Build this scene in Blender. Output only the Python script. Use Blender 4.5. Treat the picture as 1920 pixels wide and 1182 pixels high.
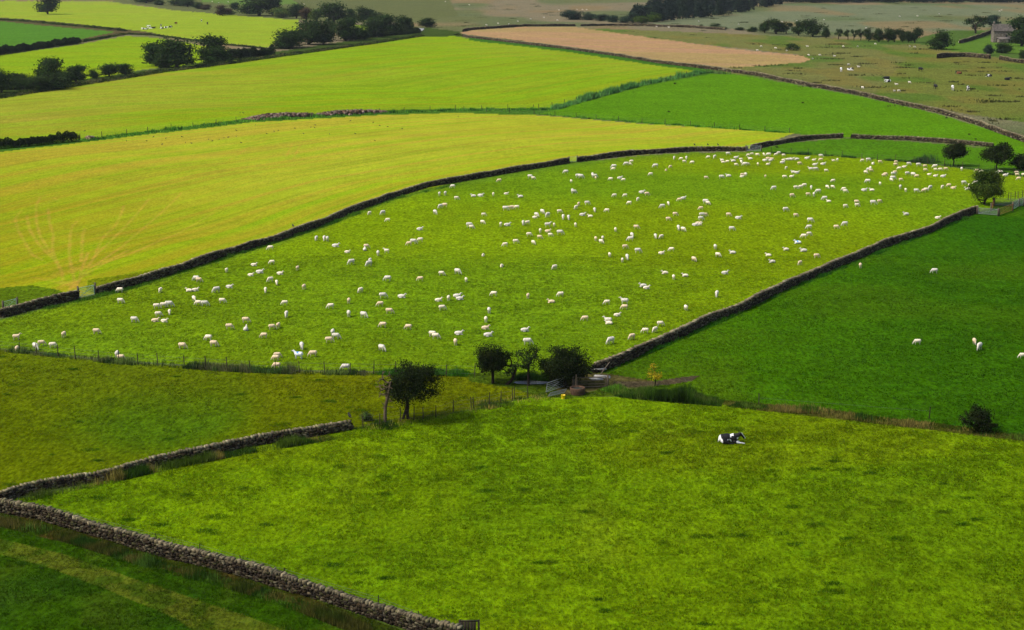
import bpy, bmesh, math, random
import numpy as np
from mathutils import Vector, Matrix

for o in list(bpy.data.objects): bpy.data.objects.remove(o)
SC = bpy.context.scene
COL = SC.collection

# ---------------------------------------------------------------- camera, sky, sun, exposure
F = 3200.0; TH = math.atan(691 / F); H = 39.0      # focal length in photo pixels, pitch, eye height above the valley floor
cam_d = bpy.data.cameras.new("camera"); cam = bpy.data.objects.new("camera", cam_d); COL.objects.link(cam)
cam.location = (0, 0, H); cam.rotation_euler = (math.pi / 2 - TH, 0, 0)
cam_d.sensor_width = 36; cam_d.lens = F / 1920 * 36; cam_d.clip_start = 1; cam_d.clip_end = 60000
SC.camera = cam
SUN_EL, SUN_AZ = 50, -102                            # degrees; azimuth from +Y (away from the camera), towards the right positive
w = bpy.data.worlds.new("World"); SC.world = w; w.use_nodes = True
nt = w.node_tree; bg = nt.nodes["Background"]
sky = nt.nodes.new("ShaderNodeTexSky"); sky.sky_type = 'NISHITA'; sky.sun_disc = False
sky.sun_elevation = math.radians(SUN_EL); sky.sun_rotation = math.radians(SUN_AZ)
sky.air_density = 1.0; sky.dust_density = 4.0; sky.ozone_density = 1.0
nt.links.new(sky.outputs[0], bg.inputs[0]); bg.inputs[1].default_value = 0.11
sl = bpy.data.lights.new("sun", 'SUN'); sl.energy = 2.35; sl.angle = math.radians(13); sl.color = (1, .985, .93)
so = bpy.data.objects.new("sun", sl); COL.objects.link(so)
_e, _a = math.radians(SUN_EL), math.radians(SUN_AZ)
_d = Vector((math.sin(_a) * math.cos(_e), math.cos(_a) * math.cos(_e), math.sin(_e)))
so.rotation_euler = (-_d).to_track_quat('-Z', 'Y').to_euler()
SC.view_settings.view_transform = 'Standard'; SC.view_settings.look = 'None'
SC.view_settings.exposure = 0.66; SC.view_settings.gamma = 1.0; SC.view_settings.use_curve_mapping = False

# ---------------------------------------------------------------- noise, terrain and where a point of the photograph stands
def vnoise(x, y, seed=0):
    x = np.asarray(x, float); y = np.asarray(y, float)
    xi = np.floor(x).astype(np.int64); yi = np.floor(y).astype(np.int64); fx = x - xi; fy = y - yi
    def hs(a, b):
        n = (a * 374761393 + b * 668265263 + seed * 974711) & 0xffffffff
        n = ((n ^ (n >> 13)) * 1274126177) & 0xffffffff
        return ((n ^ (n >> 16)) & 0xffff) / 65535.0
    sx = fx * fx * (3 - 2 * fx); sy = fy * fy * (3 - 2 * fy)
    return (hs(xi, yi) * (1 - sx) + hs(xi + 1, yi) * sx) * (1 - sy) + (hs(xi, yi + 1) * (1 - sx) + hs(xi + 1, yi + 1) * sx) * sy
def smooth(a, b, v):
    t = np.clip((v - a) / (b - a), 0, 1); return t * t * (3 - 2 * t)
def hgt(x, y):
    x = np.asarray(x, float); y = np.asarray(y, float)
    r = np.hypot(x, y)
    h = (vnoise(x / 55, y / 55, 3) - .5) * 1.5 * smooth(60, 120, r) * (1 - smooth(260, 420, r) * .5)
    h = h + (vnoise(x / 16, y / 16, 5) - .5) * .35 * (1 - smooth(200, 400, r))
    h = h + (vnoise(x / 260, y / 260, 8) - .5) * 3.0 * smooth(250, 600, r)
    return h + smooth(1350, 5000, r) * 260
CY, SY = math.cos(TH), math.sin(TH)
def at_np(px, py):
    u = (np.asarray(px, float) - 960) / F; v = (np.asarray(py, float) - 591) / F
    dx = u; dy = CY - v * SY; dz = -SY - v * CY
    t = -H / dz
    for _ in range(10): t = (hgt(dx * t, dy * t) - H) / dz
    return dx * t, dy * t, H + dz * t
def at(px, py):
    x, y, z = at_np(px, py); return Vector((float(x), float(y), float(z)))
def ppm(py): return CY * (py + 100) / H              # photo pixels per metre where the ground shows at row py
def ground_z(x, y): return float(hgt(x, y))

# ---------------------------------------------------------------- helpers
def lin(r, g, b): return tuple(((c / 255) / 12.92 if c / 255 <= .04045 else ((c / 255 + .055) / 1.055) ** 2.4) for c in (r, g, b))
def mesh(name, V, faces, mat=None, col=None, smooth_=False):
    me = bpy.data.meshes.new(name); V = np.asarray(V, np.float32).reshape(-1, 3)
    if isinstance(faces, list) and faces and not isinstance(faces[0], np.ndarray) and len({len(f) for f in faces}) > 1:
        me.from_pydata(V.tolist(), [], faces)
    else:
        Fa = np.asarray(faces, np.int32); k = Fa.shape[1]
        me.vertices.add(len(V)); me.vertices.foreach_set("co", V.ravel())
        me.loops.add(Fa.size); me.loops.foreach_set("vertex_index", Fa.ravel())
        me.polygons.add(len(Fa)); me.polygons.foreach_set("loop_start", np.arange(0, Fa.size, k, dtype=np.int32))
        me.update(calc_edges=True)
    if col is not None:
        c = np.ones((len(V), 4), np.float32); c[:, :3] = col
        a = me.color_attributes.new("col", 'FLOAT_COLOR', 'POINT'); a.data.foreach_set("color", c.ravel())
    if smooth_: me.polygons.foreach_set("use_smooth", np.ones(len(me.polygons), bool))
    if mat: me.materials.append(mat)
    me.update(); return me
def link(name, me, parent=None, loc=None, label=None, cat=None, group=None, kind=None):
    o = bpy.data.objects.new(name, me); COL.objects.link(o)
    if parent is not None: o.parent = parent
    if loc is not None: o.location = loc
    for k, v in (("label", label), ("category", cat), ("group", group), ("kind", kind)):
        if v: o[k] = v
    return o
BOXF = np.array([[0, 1, 3, 2], [4, 6, 7, 5], [0, 4, 5, 1], [2, 3, 7, 6], [0, 2, 6, 4], [1, 5, 7, 3]])
class MB:
    def __init__(s): s.V = []; s.Fq = []; s.n = 0; s.C = []
    def add(s, V, Fq, c=(1, 1, 1)):
        V = np.asarray(V, float).reshape(-1, 3); s.V.append(V); s.Fq.append(np.asarray(Fq) + s.n); s.n += len(V)
        s.C.append(np.broadcast_to(np.asarray(c, float), V.shape))
    def box(s, c, size, rz=0, cc=(1, 1, 1), tilt=0):
        P = np.array([[i, j, k] for i in (-.5, .5) for j in (-.5, .5) for k in (-.5, .5)]) * np.array(size)
        if tilt: P = P @ np.array(Matrix.Rotation(tilt, 3, 'Y')).T
        P = P @ np.array(Matrix.Rotation(rz, 3, 'Z')).T
        s.add(P + np.array(c), BOXF, cc)
    def bar(s, a, b, r, r2=None, n=6, cc=(1, 1, 1)):
        a = np.array(a, float); b = np.array(b, float); r2 = r if r2 is None else r2
        d = b - a; L = np.linalg.norm(d); d = d / max(L, 1e-6)
        u = np.cross(d, [0, 0, 1.0]) if abs(d[2]) < .95 else np.cross(d, [1.0, 0, 0]); u /= np.linalg.norm(u); v = np.cross(d, u)
        an = np.arange(n) * 2 * math.pi / n; ring = np.outer(np.cos(an), u) + np.outer(np.sin(an), v)
        V = np.vstack([a + ring * r, b + ring * r2])
        i = np.arange(n); j = (i + 1) % n
        s.add(V, np.stack([i, j, j + n, i + n], 1), cc)
    def mesh(s, name, mat, smooth_=False):
        return mesh(name, np.vstack(s.V), np.vstack(s.Fq), mat, np.vstack(s.C), smooth_)

def mat(name, color=None, rough=.9, attr=True, noise=.25, nscale=3.0, bump=0.0, spec=.1, metal=0, transl=0.0, up=0):
    m = bpy.data.materials.new(name); m.use_nodes = True; t = m.node_tree; p = t.nodes["Principled BSDF"]
    p.inputs["Roughness"].default_value = rough; p.inputs["Specular IOR Level"].default_value = spec; p.inputs["Metallic"].default_value = metal
    if attr:
        a = t.nodes.new("ShaderNodeAttribute"); a.attribute_name = "col"; src = a.outputs["Color"]
    else:
        a = t.nodes.new("ShaderNodeRGB"); a.outputs[0].default_value = (*color, 1); src = a.outputs[0]
    tc = t.nodes.new("ShaderNodeTexCoord"); n = t.nodes.new("ShaderNodeTexNoise"); n.inputs["Scale"].default_value = nscale; n.inputs["Detail"].default_value = 4
    t.links.new(tc.outputs["Object"], n.inputs["Vector"])
    mr = t.nodes.new("ShaderNodeMapRange"); mr.inputs[1].default_value = .25; mr.inputs[2].default_value = .75; mr.inputs[3].default_value = 1 - noise; mr.inputs[4].default_value = 1 + noise
    t.links.new(n.outputs[0], mr.inputs[0])
    mx = t.nodes.new("ShaderNodeVectorMath"); mx.operation = 'SCALE'
    t.links.new(src, mx.inputs[0]); t.links.new(mr.outputs[0], mx.inputs["Scale"]); t.links.new(mx.outputs[0], p.inputs["Base Color"])
    if up:
        g = t.nodes.new("ShaderNodeNewGeometry"); va = t.nodes.new("ShaderNodeVectorMath"); va.operation = 'ADD'; va.inputs[1].default_value = (0, 0, up)
        vn = t.nodes.new("ShaderNodeVectorMath"); vn.operation = 'NORMALIZE'; t.links.new(g.outputs["Normal"], va.inputs[0]); t.links.new(va.outputs[0], vn.inputs[0]); t.links.new(vn.outputs[0], p.inputs["Normal"])
    if bump:
        b = t.nodes.new("ShaderNodeBump"); b.inputs["Strength"].default_value = bump; b.inputs["Distance"].default_value = .03
        t.links.new(n.outputs[0], b.inputs["Height"]); t.links.new(b.outputs[0], p.inputs["Normal"])
    if transl:
        tr = t.nodes.new("ShaderNodeBsdfTranslucent"); t.links.new(mx.outputs[0], tr.inputs[0])
        ms = t.nodes.new("ShaderNodeMixShader"); ms.inputs[0].default_value = transl
        t.links.new(p.outputs[0], ms.inputs[1]); t.links.new(tr.outputs[0], ms.inputs[2]); t.links.new(ms.outputs[0], t.nodes["Material Output"].inputs[0])
    return m
M_LEAF = mat("leaf", noise=.3, nscale=2, spec=.04, rough=.8, transl=.3)
M_BARK = mat("bark", noise=.3, nscale=6, bump=.4)
M_STONE = mat("dry_stone", noise=.45, nscale=5, bump=.5)
M_WOOL = mat("wool", noise=.08, nscale=14, bump=.3, spec=0)
M_HIDE = mat("hide", noise=.06, nscale=8, spec=.2, rough=.6)
M_METAL = mat("painted_metal", noise=.15, nscale=6, rough=.45, spec=.4)
M_WOOD = mat("weathered_wood", noise=.3, nscale=9, bump=.3)
M_GRASS = mat("grass_blade", noise=.1, nscale=1, spec=0, transl=.35, up=3)
M_PLASTIC = mat("plastic", noise=.05, rough=.4, spec=.4)
M_SLATE = mat("slate", noise=.3, nscale=4, bump=.3)

# ---------------------------------------------------------------- the ground: one sheet, fields told apart by the grass that grows in them
K = 0.52
def A(r, g, b): return np.array(lin(r, g, b)) * K
def inpoly(px, py, P):
    P = np.array(P, float); c = np.zeros(px.shape, bool); j = len(P) - 1
    m = (px >= P[:, 0].min()) & (px <= P[:, 0].max()) & (py >= P[:, 1].min()) & (py <= P[:, 1].max())
    x = px[m]; y = py[m]; cc = np.zeros(x.shape, bool)
    for i in range(len(P)):
        xi, yi = P[i]; xj, yj = P[j]
        if yi != yj: cc ^= ((yi > y) != (yj > y)) & (x < (xj - xi) * (y - yi) / (yj - yi) + xi)
        j = i
    c[m] = cc; return c
def pld(px, py, P, m=None):
    """distance from points to a polyline"""
    d = np.full(px.shape, 1e9)
    for (x0, y0), (x1, y1) in zip(P[:-1], P[1:]):
        vx, vy = x1 - x0, y1 - y0; t = np.clip(((px - x0) * vx + (py - y0) * vy) / (vx * vx + vy * vy + 1e-9), 0, 1)
        d = np.minimum(d, np.hypot(px - x0 - t * vx, py - y0 - t * vy))
    return d
W1 = [(-60, 606), (0, 596), (70, 577), (145, 561), (180, 553), (240, 538), (320, 514), (440, 475), (520, 452), (600, 424), (660, 398), (740, 370), (800, 351), (860, 341), (980, 320), (1066, 306), (1082, 304), (1150, 295), (1200, 290), (1300, 284), (1400, 283), (1440, 274), (1480, 267), (1530, 261), (1580, 258)]
W1b = [(1595, 260), (1700, 263), (1780, 269), (1862, 276)]
W2 = [(1112, 699), (1130, 694), (1167, 680), (1220, 655), (1280, 629), (1310, 614), (1360, 594), (1400, 579), (1450, 552), (1500, 530), (1550, 509), (1600, 488), (1650, 466), (1700, 450), (1740, 437), (1760, 427), (1800, 409), (1832, 398)]
W3 = [(0, 940), (40, 927), (100, 914), (200, 899), (255, 880), (305, 869), (380, 857), (425, 846), (470, 836), (520, 827), (590, 817), (660, 804)]
W4 = [(-60, 950), (0, 958), (40, 966), (75, 972), (137, 990), (180, 1003), (225, 1016), (255, 1026), (305, 1042), (368, 1056), (430, 1072), (480, 1085), (540, 1106), (600, 1121), (650, 1139), (700, 1156), (750, 1172), (800, 1188), (845, 1200), (866, 1205)]
W5 = [(868, 68), (880, 71), (956, 80), (1058, 92), (1159, 106), (1235, 119), (1311, 128), (1359, 134), (1418, 142), (1486, 156), (1554, 168), (1618, 180), (1668, 192), (1752, 210), (1797, 222), (1836, 235), (1875, 250), (1920, 266), (1990, 292)]
W6a = [(868, 60), (880, 57), (981, 50), (1078, 49.5)]
W6b = [(1089, 49.5), (1150, 48.5), (1210, 49.5), (1290, 52), (1360, 57)]
TOPL = -6
fields = [  # polygon, colour, (streak, rough, clump), swath reference line
    ('moor_far', [(-400, TOPL), (2400, TOPL), (2400, 300), (-400, 300)], A(144, 133, 102), (0, 1, 0)),
    ('moor_green', [(1020, 50), (1480, 68), (1560, 72), (2400, 90), (2400, 300), (1330, 132), (1400, 110), (1500, 103), (1300, 82), (1100, 58)], A(128, 130, 68), (0, 1, .6)),
    ('moor_slope', [(1200, 46), (1470, 8), (2400, 8), (2400, 60), (1700, 60), (1560, 66), (1450, 60), (1360, 54)], A(126, 134, 98), (0, .8, .2)),
    ('barn_meadow', [(1560, 76), (1640, 82), (1740, 84), (1800, 98), (1900, 112), (2400, 130), (2400, 70), (1860, 56), (1780, 58), (1700, 76)], A(88, 116, 46), (0, .3, .3)),
    ('barn_meadow2', [(1740, 90), (1830, 74), (1880, 66), (1920, 80), (1920, 100), (1850, 100), (1790, 97)], A(100, 136, 44), (0, .2, .1)),
    ('moor_low', [(1640, 92), (1740, 92), (1800, 110), (2400, 128), (2400, 300), (1800, 212), (1640, 176), (1700, 110)], A(122, 130, 56), (0, .9, .5)),
    ('lane_scrub', [(-400, TOPL), (210, 2), (330, 20), (450, 30), (560, 38), (700, 44), (780, 40), (860, 30), (840, TOPL)], A(112, 118, 70), (0, 1, .2)),
    ('grey_field', [(370, TOPL), (380, 4), (480, 12), (560, 8), (540, TOPL)], A(110, 140, 60), (0, .4, .1)),
    ('p1', [(-400, 2), (0, 2), (200, 3), (330, 20), (450, 30), (560, 38), (560, 60), (500, 90), (430, 84), (360, 76), (285, 66), (235, 60), (100, 46), (0, 36), (-400, 28)], A(162, 188, 44), (.45, 0, 0)),
    ('p1b', [(640, 46), (690, 48), (690, 60), (640, 62)], A(160, 190, 50), (.3, 0, 0)),
    ('p2', [(-400, 30), (0, 40), (100, 50), (235, 60), (150, 78), (0, 92), (-400, 110)], A(92, 144, 40), (.2, 0, 0)),
    ('bank', [(-60, 33), (0, 33), (100, 41), (235, 55), (290, 62), (285, 68), (235, 64), (150, 80), (140, 76), (215, 60), (100, 50), (0, 40), (-60, 40)], A(104, 94, 58), (0, 1, .3)),
    ('p3', [(-400, 160), (-400, 120), (0, 104), (145, 84), (235, 68), (285, 70), (350, 80), (430, 96), (430, 118), (270, 130), (100, 170), (0, 185)], A(146, 182, 20), (.45, 0, 0)),
    ('green_lane', [(-400, 200), (0, 168), (100, 158), (245, 136), (500, 100), (700, 70), (800, 52), (880, 62), (860, 74), (700, 84), (500, 110), (300, 138), (0, 190), (-400, 240)], A(72, 92, 34), (0, .9, .4)),
    ('p4', [(-400, 240), (0, 182), (150, 160), (300, 132), (420, 116), (500, 106), (600, 94), (700, 80), (780, 70), (850, 68), (880, 73), (1060, 95), (1235, 122), (1322, 131), (1200, 155), (1100, 182), (1040, 202), (860, 205), (720, 210), (470, 224), (150, 262), (0, 275), (-400, 320)], A(148, 184, 20), (.8, 0, 0)),
    ('p6', [(1040, 205), (1100, 188), (1200, 160), (1320, 137), (1360, 136), (1486, 158), (1618, 182), (1752, 212), (1836, 237), (1920, 266), (2400, 400), (2400, 420), (1920, 292), (1860, 277), (1700, 262), (1590, 258), (1490, 251), (1200, 231), (1000, 214)], A(98, 150, 14), (.15, .25, .12)),
    ('brown', [(862, 62), (880, 57), (981, 50), (1078, 51), (1140, 60), (1300, 82), (1400, 95), (1500, 104), (1522, 112), (1500, 118), (1385, 127), (1340, 128), (1235, 116), (1060, 90), (880, 69)], A(196, 160, 108), (.35, 0, 0)),
    ('edge5', [(880, 66), (1060, 88), (1235, 114), (1330, 127), (1340, 138), (1235, 124), (1060, 97), (880, 76)], A(70, 120, 30), (0, .3, .2)),
    ('p5', [(-400, 380), (0, 285), (150, 265), (470, 229), (720, 215), (860, 211), (1000, 216), (1200, 232), (1490, 250), (1400, 281), (1300, 282), (1070, 302), (860, 339), (700, 383), (600, 420), (440, 473), (320, 512), (180, 551), (0, 594), (-400, 700)], A(188, 201, 46), (1, 0, 0)),
    ('strip', [(-60, 276), (150, 262), (470, 222), (720, 208), (860, 203), (1040, 203), (1100, 183), (1200, 156), (1320, 131), (1345, 134), (1330, 140), (1200, 163), (1100, 190), (1040, 207), (1000, 216), (860, 212), (720, 216), (470, 230), (150, 268), (-60, 292)], A(80, 124, 34), (0, .5, .3)),
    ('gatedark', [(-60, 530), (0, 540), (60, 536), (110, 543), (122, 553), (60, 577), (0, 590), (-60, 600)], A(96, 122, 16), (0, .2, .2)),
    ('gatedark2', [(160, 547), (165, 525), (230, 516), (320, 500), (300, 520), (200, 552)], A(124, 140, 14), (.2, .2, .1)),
    ('p7', [(1400, 285), (1440, 276), (1480, 268), (1580, 260), (1700, 265), (1860, 279), (1920, 292), (2400, 420), (2400, 460), (1920, 330), (1850, 318), (1700, 302), (1560, 293), (1460, 287)], A(88, 137, 18), (.15, .2, .1)),
    ('p8', [(-400, 700), (0, 600), (145, 563), (240, 540), (320, 516), (440, 477), (520, 454), (600, 426), (660, 400), (740, 372), (800, 353), (860, 343), (980, 322), (1066, 308), (1150, 297), (1200, 292), (1300, 286), (1400, 285), (1460, 286), (1560, 292), (1700, 303), (1850, 322), (1920, 330), (2400, 420), (2400, 480), (1920, 372), (1850, 392), (1800, 405), (1740, 432), (1650, 460), (1550, 503), (1450, 546), (1360, 588), (1280, 624), (1167, 674), (1112, 695), (1000, 700), (890, 702), (700, 697), (470, 692), (220, 677), (0, 654), (-400, 600)], A(134, 163, 10), (0, .35, .5)),
    ('p9', [(-400, 630), (0, 656), (220, 680), (470, 695), (700, 700), (890, 704), (1010, 706), (1010, 740), (900, 764), (730, 795), (660, 803), (480, 834), (200, 898), (0, 938), (-400, 1040)], A(106, 122, 5), (0, .5, .25)),
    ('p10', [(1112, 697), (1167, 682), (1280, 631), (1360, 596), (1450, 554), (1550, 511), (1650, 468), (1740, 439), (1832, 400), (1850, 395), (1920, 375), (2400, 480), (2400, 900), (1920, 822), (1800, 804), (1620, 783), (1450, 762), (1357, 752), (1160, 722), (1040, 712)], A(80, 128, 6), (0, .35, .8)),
    ('p11', [(-400, 1000), (0, 945), (200, 900), (480, 836), (660, 806), (900, 768), (1000, 745), (1060, 745), (1160, 745), (1357, 758), (1460, 768), (1620, 788), (1800, 808), (1920, 826), (2400, 900), (2400, 1300), (900, 1300), (870, 1200), (700, 1150), (300, 1030), (0, 955)], A(128, 162, 8), (0, .55, .6)),
    ('p12', [(-400, 870), (-60, 950), (0, 958), (137, 990), (255, 1026), (368, 1056), (480, 1085), (600, 1128), (750, 1180), (900, 1240), (900, 1300), (-400, 1300)], A(62, 98, 6), (0, .6, .8)),
    ('verge', [(-60, 950), (0, 958), (137, 990), (255, 1026), (368, 1056), (480, 1085), (600, 1128), (750, 1180), (700, 1190), (560, 1135), (430, 1098), (300, 1066), (150, 1026), (0, 988), (-60, 980)], A(62, 76, 16), (0, 1, .5)),
    ('path', [(-60, 1000), (0, 1010), (120, 1040), (250, 1085), (400, 1135), (540, 1182), (600, 1210), (400, 1210), (330, 1160), (200, 1105), (80, 1062), (0, 1040), (-60, 1030)], A(106, 120, 28), (0, .4, .2)),
    ('ditch', [(880, 700), (1112, 698), (1160, 716), (1150, 742), (1060, 748), (1000, 742), (960, 728), (880, 716)], A(84, 108, 20), (0, 1, .4)),
    ('mudyard', [(1075, 700), (1130, 700), (1230, 716), (1225, 728), (1130, 728), (1100, 738), (1060, 742), (1040, 730), (1070, 716)], A(104, 98, 52), (0, 1, .3)),
    ('mud2', [(1150, 716), (1225, 716), (1290, 706), (1312, 706), (1300, 714), (1255, 722), (1200, 726), (1150, 724)], A(96, 86, 62), (0, .3, 0)),
    ('rbank', [(1357, 750), (1450, 759), (1540, 764), (1620, 778), (1800, 799), (1920, 818), (2400, 890), (2400, 910), (1920, 828), (1800, 813), (1620, 793), (1450, 772), (1357, 760)], A(84, 92, 24), (0, 1, .4)),
]
GATE = (150, 545)
TRACKS = [[(40, 395), (28, 410), (34, 432), (48, 458), (60, 478), (80, 488)], [(75, 371), (68, 385), (68, 415), (76, 445), (92, 470), (110, 498), (118, 515)],
          [(98, 370), (108, 375), (70, 387)], [(90, 390), (93, 418), (100, 440), (98, 468), (105, 488), (115, 510), (118, 525)], [(50, 405), (55, 430), (70, 455), (85, 472), (105, 490)],
          [(145, 415), (135, 425), (131, 445), (130, 480), (133, 498), (138, 518), (140, 535)], [(160, 428), (155, 440), (154, 465), (152, 490)],
          [(232, 386), (226, 405), (215, 425), (195, 443), (185, 462), (180, 475)], [(280, 372), (262, 395), (235, 425), (205, 455), (180, 478), (165, 500)],
          [(340, 362), (290, 410), (230, 462), (190, 490), (160, 510), (145, 530)], [(400, 400), (330, 440), (260, 470), (205, 490), (165, 512), (140, 530), (128, 548)], [(130, 500), (150, 505), (190, 495), (240, 470)],
          [(60, 520), (110, 530), (140, 538), (150, 548)], [(165, 475), (155, 500), (150, 520), (140, 545)], [(548, 270), (536, 295)], [(563, 272), (550, 298)], [(430, 300), (470, 275), (500, 262)]]
rows = np.concatenate([[-97, -94, -88, -80, -70, -58, -46, -36, -26, -18, -12], np.arange(-8, 1200, 1.7), [1210, 1230, 1270, 1340, 1450, 1700, 2200, 3200, 5200]])
cols = np.concatenate([[-9000, -5500, -3200, -1800, -1000, -600, -350, -200, -130], np.arange(-90, 2011, 2.3), [2050, 2120, 2270, 2520, 2920, 3720, 5120, 7420, 10900]])
PX, PY = np.meshgrid(cols, rows)
GX, GY, GZ = at_np(PX, np.maximum(PY, -8))
fx = (PY < -8) | (PX < -95) | (PX > 2015) | (PY > 1205)
u_ = (PX - 960) / F; v_ = (PY - 591) / F; t_ = H / (SY + v_ * CY)
GX = np.where(fx, u_ * t_, GX); GY = np.where(fx, (CY - v_ * SY) * t_, GY); GZ = np.where(fx, hgt(GX, GY), GZ)
def field_cols(px, py, gx, gy):
    """colour, parameters of the grass at places that show at (px, py)"""
    jw = 1.3
    qx = px + (vnoise(gx / 1.7, gy / 1.7, 21) - .5) * jw * 2; qy = py + (vnoise(gx / 2.3, gy / 4.3, 22) - .5) * jw
    C = np.zeros(px.shape + (3,)); P = np.zeros(px.shape + (3,)); ID = np.zeros(px.shape, int)
    C[:] = A(92, 116, 36); P[..., 1] = .6
    for i, (nm, poly, c, prm) in enumerate(fields):
        m = inpoly(qx, qy, poly); C[m] = c; P[m] = prm; ID[m] = i
    names = [f[0] for f in fields]
    def toward(nm, c, wgt):
        m = (ID == names.index(nm)) if nm in names else np.zeros(px.shape, bool)
        k = (wgt * m)[..., None]; C[:] = C * (1 - k) + np.asarray(c) * k
    big = vnoise(gx / 40, gy / 40, 31); med = vnoise(gx / 11, gy / 11, 32); lar = vnoise(gx / 130, gy / 130, 33)
    # the mown fields: riper, yellower swards in patches
    toward('p5', A(162, 172, 14), np.clip(smooth(900, 100, px) * smooth(230, 430, py) * .75 + (big - .5) * .3, 0, .8))
    toward('p5', A(184, 152, 40), smooth(.6, .9, vnoise(gx / 14, gy / 26, 71)) * smooth(800, 150, px) * smooth(400, 480, py) * .5)
    toward('p5', A(160, 178, 24), smooth(.5, .9, vnoise(gx / 60, gy / 25, 40)) * .35)
    toward('p5', A(164, 196, 20), smooth(26, 6, pld(gx, gy, [(at(a, b).x, at(a, b).y) for a, b in W1])) * .55)
    toward('p4', A(172, 182, 48), np.clip(smooth(700, 0, px) * .6 + (big - .5) * .8, 0, .8))
    toward('p4', A(134, 176, 24), smooth(.5, .8, lar) * .6)
    toward('p3', A(164, 184, 30), np.clip((big - .4) * .8, 0, 1))
    toward('p1', A(176, 190, 66), np.clip((big - .4) * .6, 0, 1))
    toward('p8', A(96, 144, 20), smooth(.45, .85, big) * .5)
    toward('p8', A(136, 158, 30), smooth(.5, .9, lar) * .5)
    toward('p8', A(128, 146, 8), smooth(.5, .9, vnoise(gx / 23, gy / 31, 41)) * .35)
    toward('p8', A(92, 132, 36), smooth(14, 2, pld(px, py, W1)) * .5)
    toward('p9', A(80, 124, 14), smooth(.45, .8, vnoise(gx / 14, gy / 20, 42)) * .7)
    toward('p9', A(122, 126, 8), smooth(.5, .85, big) * .5)
    toward('p10', A(46, 98, 8), np.clip(smooth(.45, .85, big) * .4 + smooth(1300, 1800, px) * .45, 0, .8))  # dark grass patches, plus dimmer light towards the right put into the colour
    toward('p10', A(88, 124, 12), smooth(.5, .85, vnoise(gx / 19, gy / 12, 43)) * .45)
    toward('p10', A(96, 118, 16), smooth(120, 10, pld(px, py, [(1120, 715), (1330, 735)])) * .5)
    toward('p11', A(92, 136, 10), smooth(.4, .8, vnoise(gx / 9, gy / 15, 44)) * .3)
    toward('p11', A(136, 150, 10), smooth(.5, .85, vnoise(gx / 13, gy / 13, 45)) * .4)
    toward('p11', A(140, 142, 30), smooth(.7, .95, vnoise(gx / 6, gy / 9, 46)) * .15)
    toward('path', A(60, 96, 12), smooth(.4, .7, vnoise(gx / .9, gy / 1.3, 57)) * .6)
    toward('p12', A(88, 110, 24), smooth(.55, .85, vnoise(gx / 2.5, gy / 3, 58)) * .4)
    toward('p12', A(60, 98, 20), smooth(.5, .9, vnoise(gx / 4, gy / 6, 47)) * .5)
    for nm in ('moor_far', 'moor_slope'):
        toward(nm, A(152, 130, 88), smooth(.45, .75, vnoise(gx / 24, gy / 60, 48)) * .7)
        toward(nm, A(98, 118, 66), smooth(.5, .75, vnoise(gx / 30, gy / 80, 49)) * .7)
    for nm in ('moor_green', 'moor_low'):
        toward(nm, A(142, 124, 60), smooth(.52, .75, vnoise(gx / 9, gy / 26, 50)) * .4)
        toward(nm, A(88, 124, 40), smooth(.5, .75, vnoise(gx / 12, gy / 30, 51)) * .7)
    toward('brown', A(176, 160, 92), smooth(.5, .8, vnoise(gx / 40, gy / 50, 52)) * .5)
    toward('rbank', A(120, 108, 50), smooth(.5, .8, vnoise(gx / 3, gy / 3, 53)) * .5)
    toward('verge', A(104, 84, 40), smooth(.5, .8, vnoise(gx / 2, gy / 2, 54)) * .8)
    return C, P, ID
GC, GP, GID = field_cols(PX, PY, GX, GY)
# wheel tracks that fan out from the gate, and the mown swaths that follow the walls
tw = np.zeros(PX.shape); mreg = (PX > -60) & (PX < 700) & (PY > 255) & (PY < 570)
for T in TRACKS:
    P_ = [(at(a, b).x, at(a, b).y) for a, b in T]
    d_ = pld(GX[mreg], GY[mreg], P_); w_ = np.zeros(PX.shape); w_[mreg] = smooth(.36, .05, d_) * (.55 + .5 * vnoise(GX[mreg] / 2, GY[mreg] / 5, 60)); tw = np.maximum(tw, w_ * .85)
gd = np.hypot(PX - 150, (PY - 530) * 1.6)
tw = np.maximum(tw, smooth(75, 5, gd) * smooth(.4, .8, vnoise(GX / .8, GY / 2.2, 61)) * (GID == [f[0] for f in fields].index('p5')) * .8)
tw = tw * np.isin(GID, [[f[0] for f in fields].index(n) for n in ('p5', 'gatedark', 'gatedark2')])
GC = GC * (1 - tw[..., None]) + A(200, 186, 54) * tw[..., None]
W1w = [(at(a, b).x, at(a, b).y) for a, b in W1]; S1w = [(at(a, b).x, at(a, b).y) for a, b in [(-400, 310), (0, 275), (150, 262), (470, 224), (720, 210), (1040, 203), (1320, 131)]]
names = [f[0] for f in fields]
SW = np.zeros(PX.shape + (3,))
m5 = GID == names.index('p5'); SW[..., 0] = GX * .12 + GY * .35; SW[..., 1] = GX * .06
SW[m5, 0] = pld(GX[m5], GY[m5], W1w); SW[m5, 1] = GX[m5] * .06
m4 = GID == names.index('p4'); SW[m4, 0] = pld(GX[m4], GY[m4], S1w) * .55 + GX[m4] * .1; SW[m4, 1] = GX[m4] * .04

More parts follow.
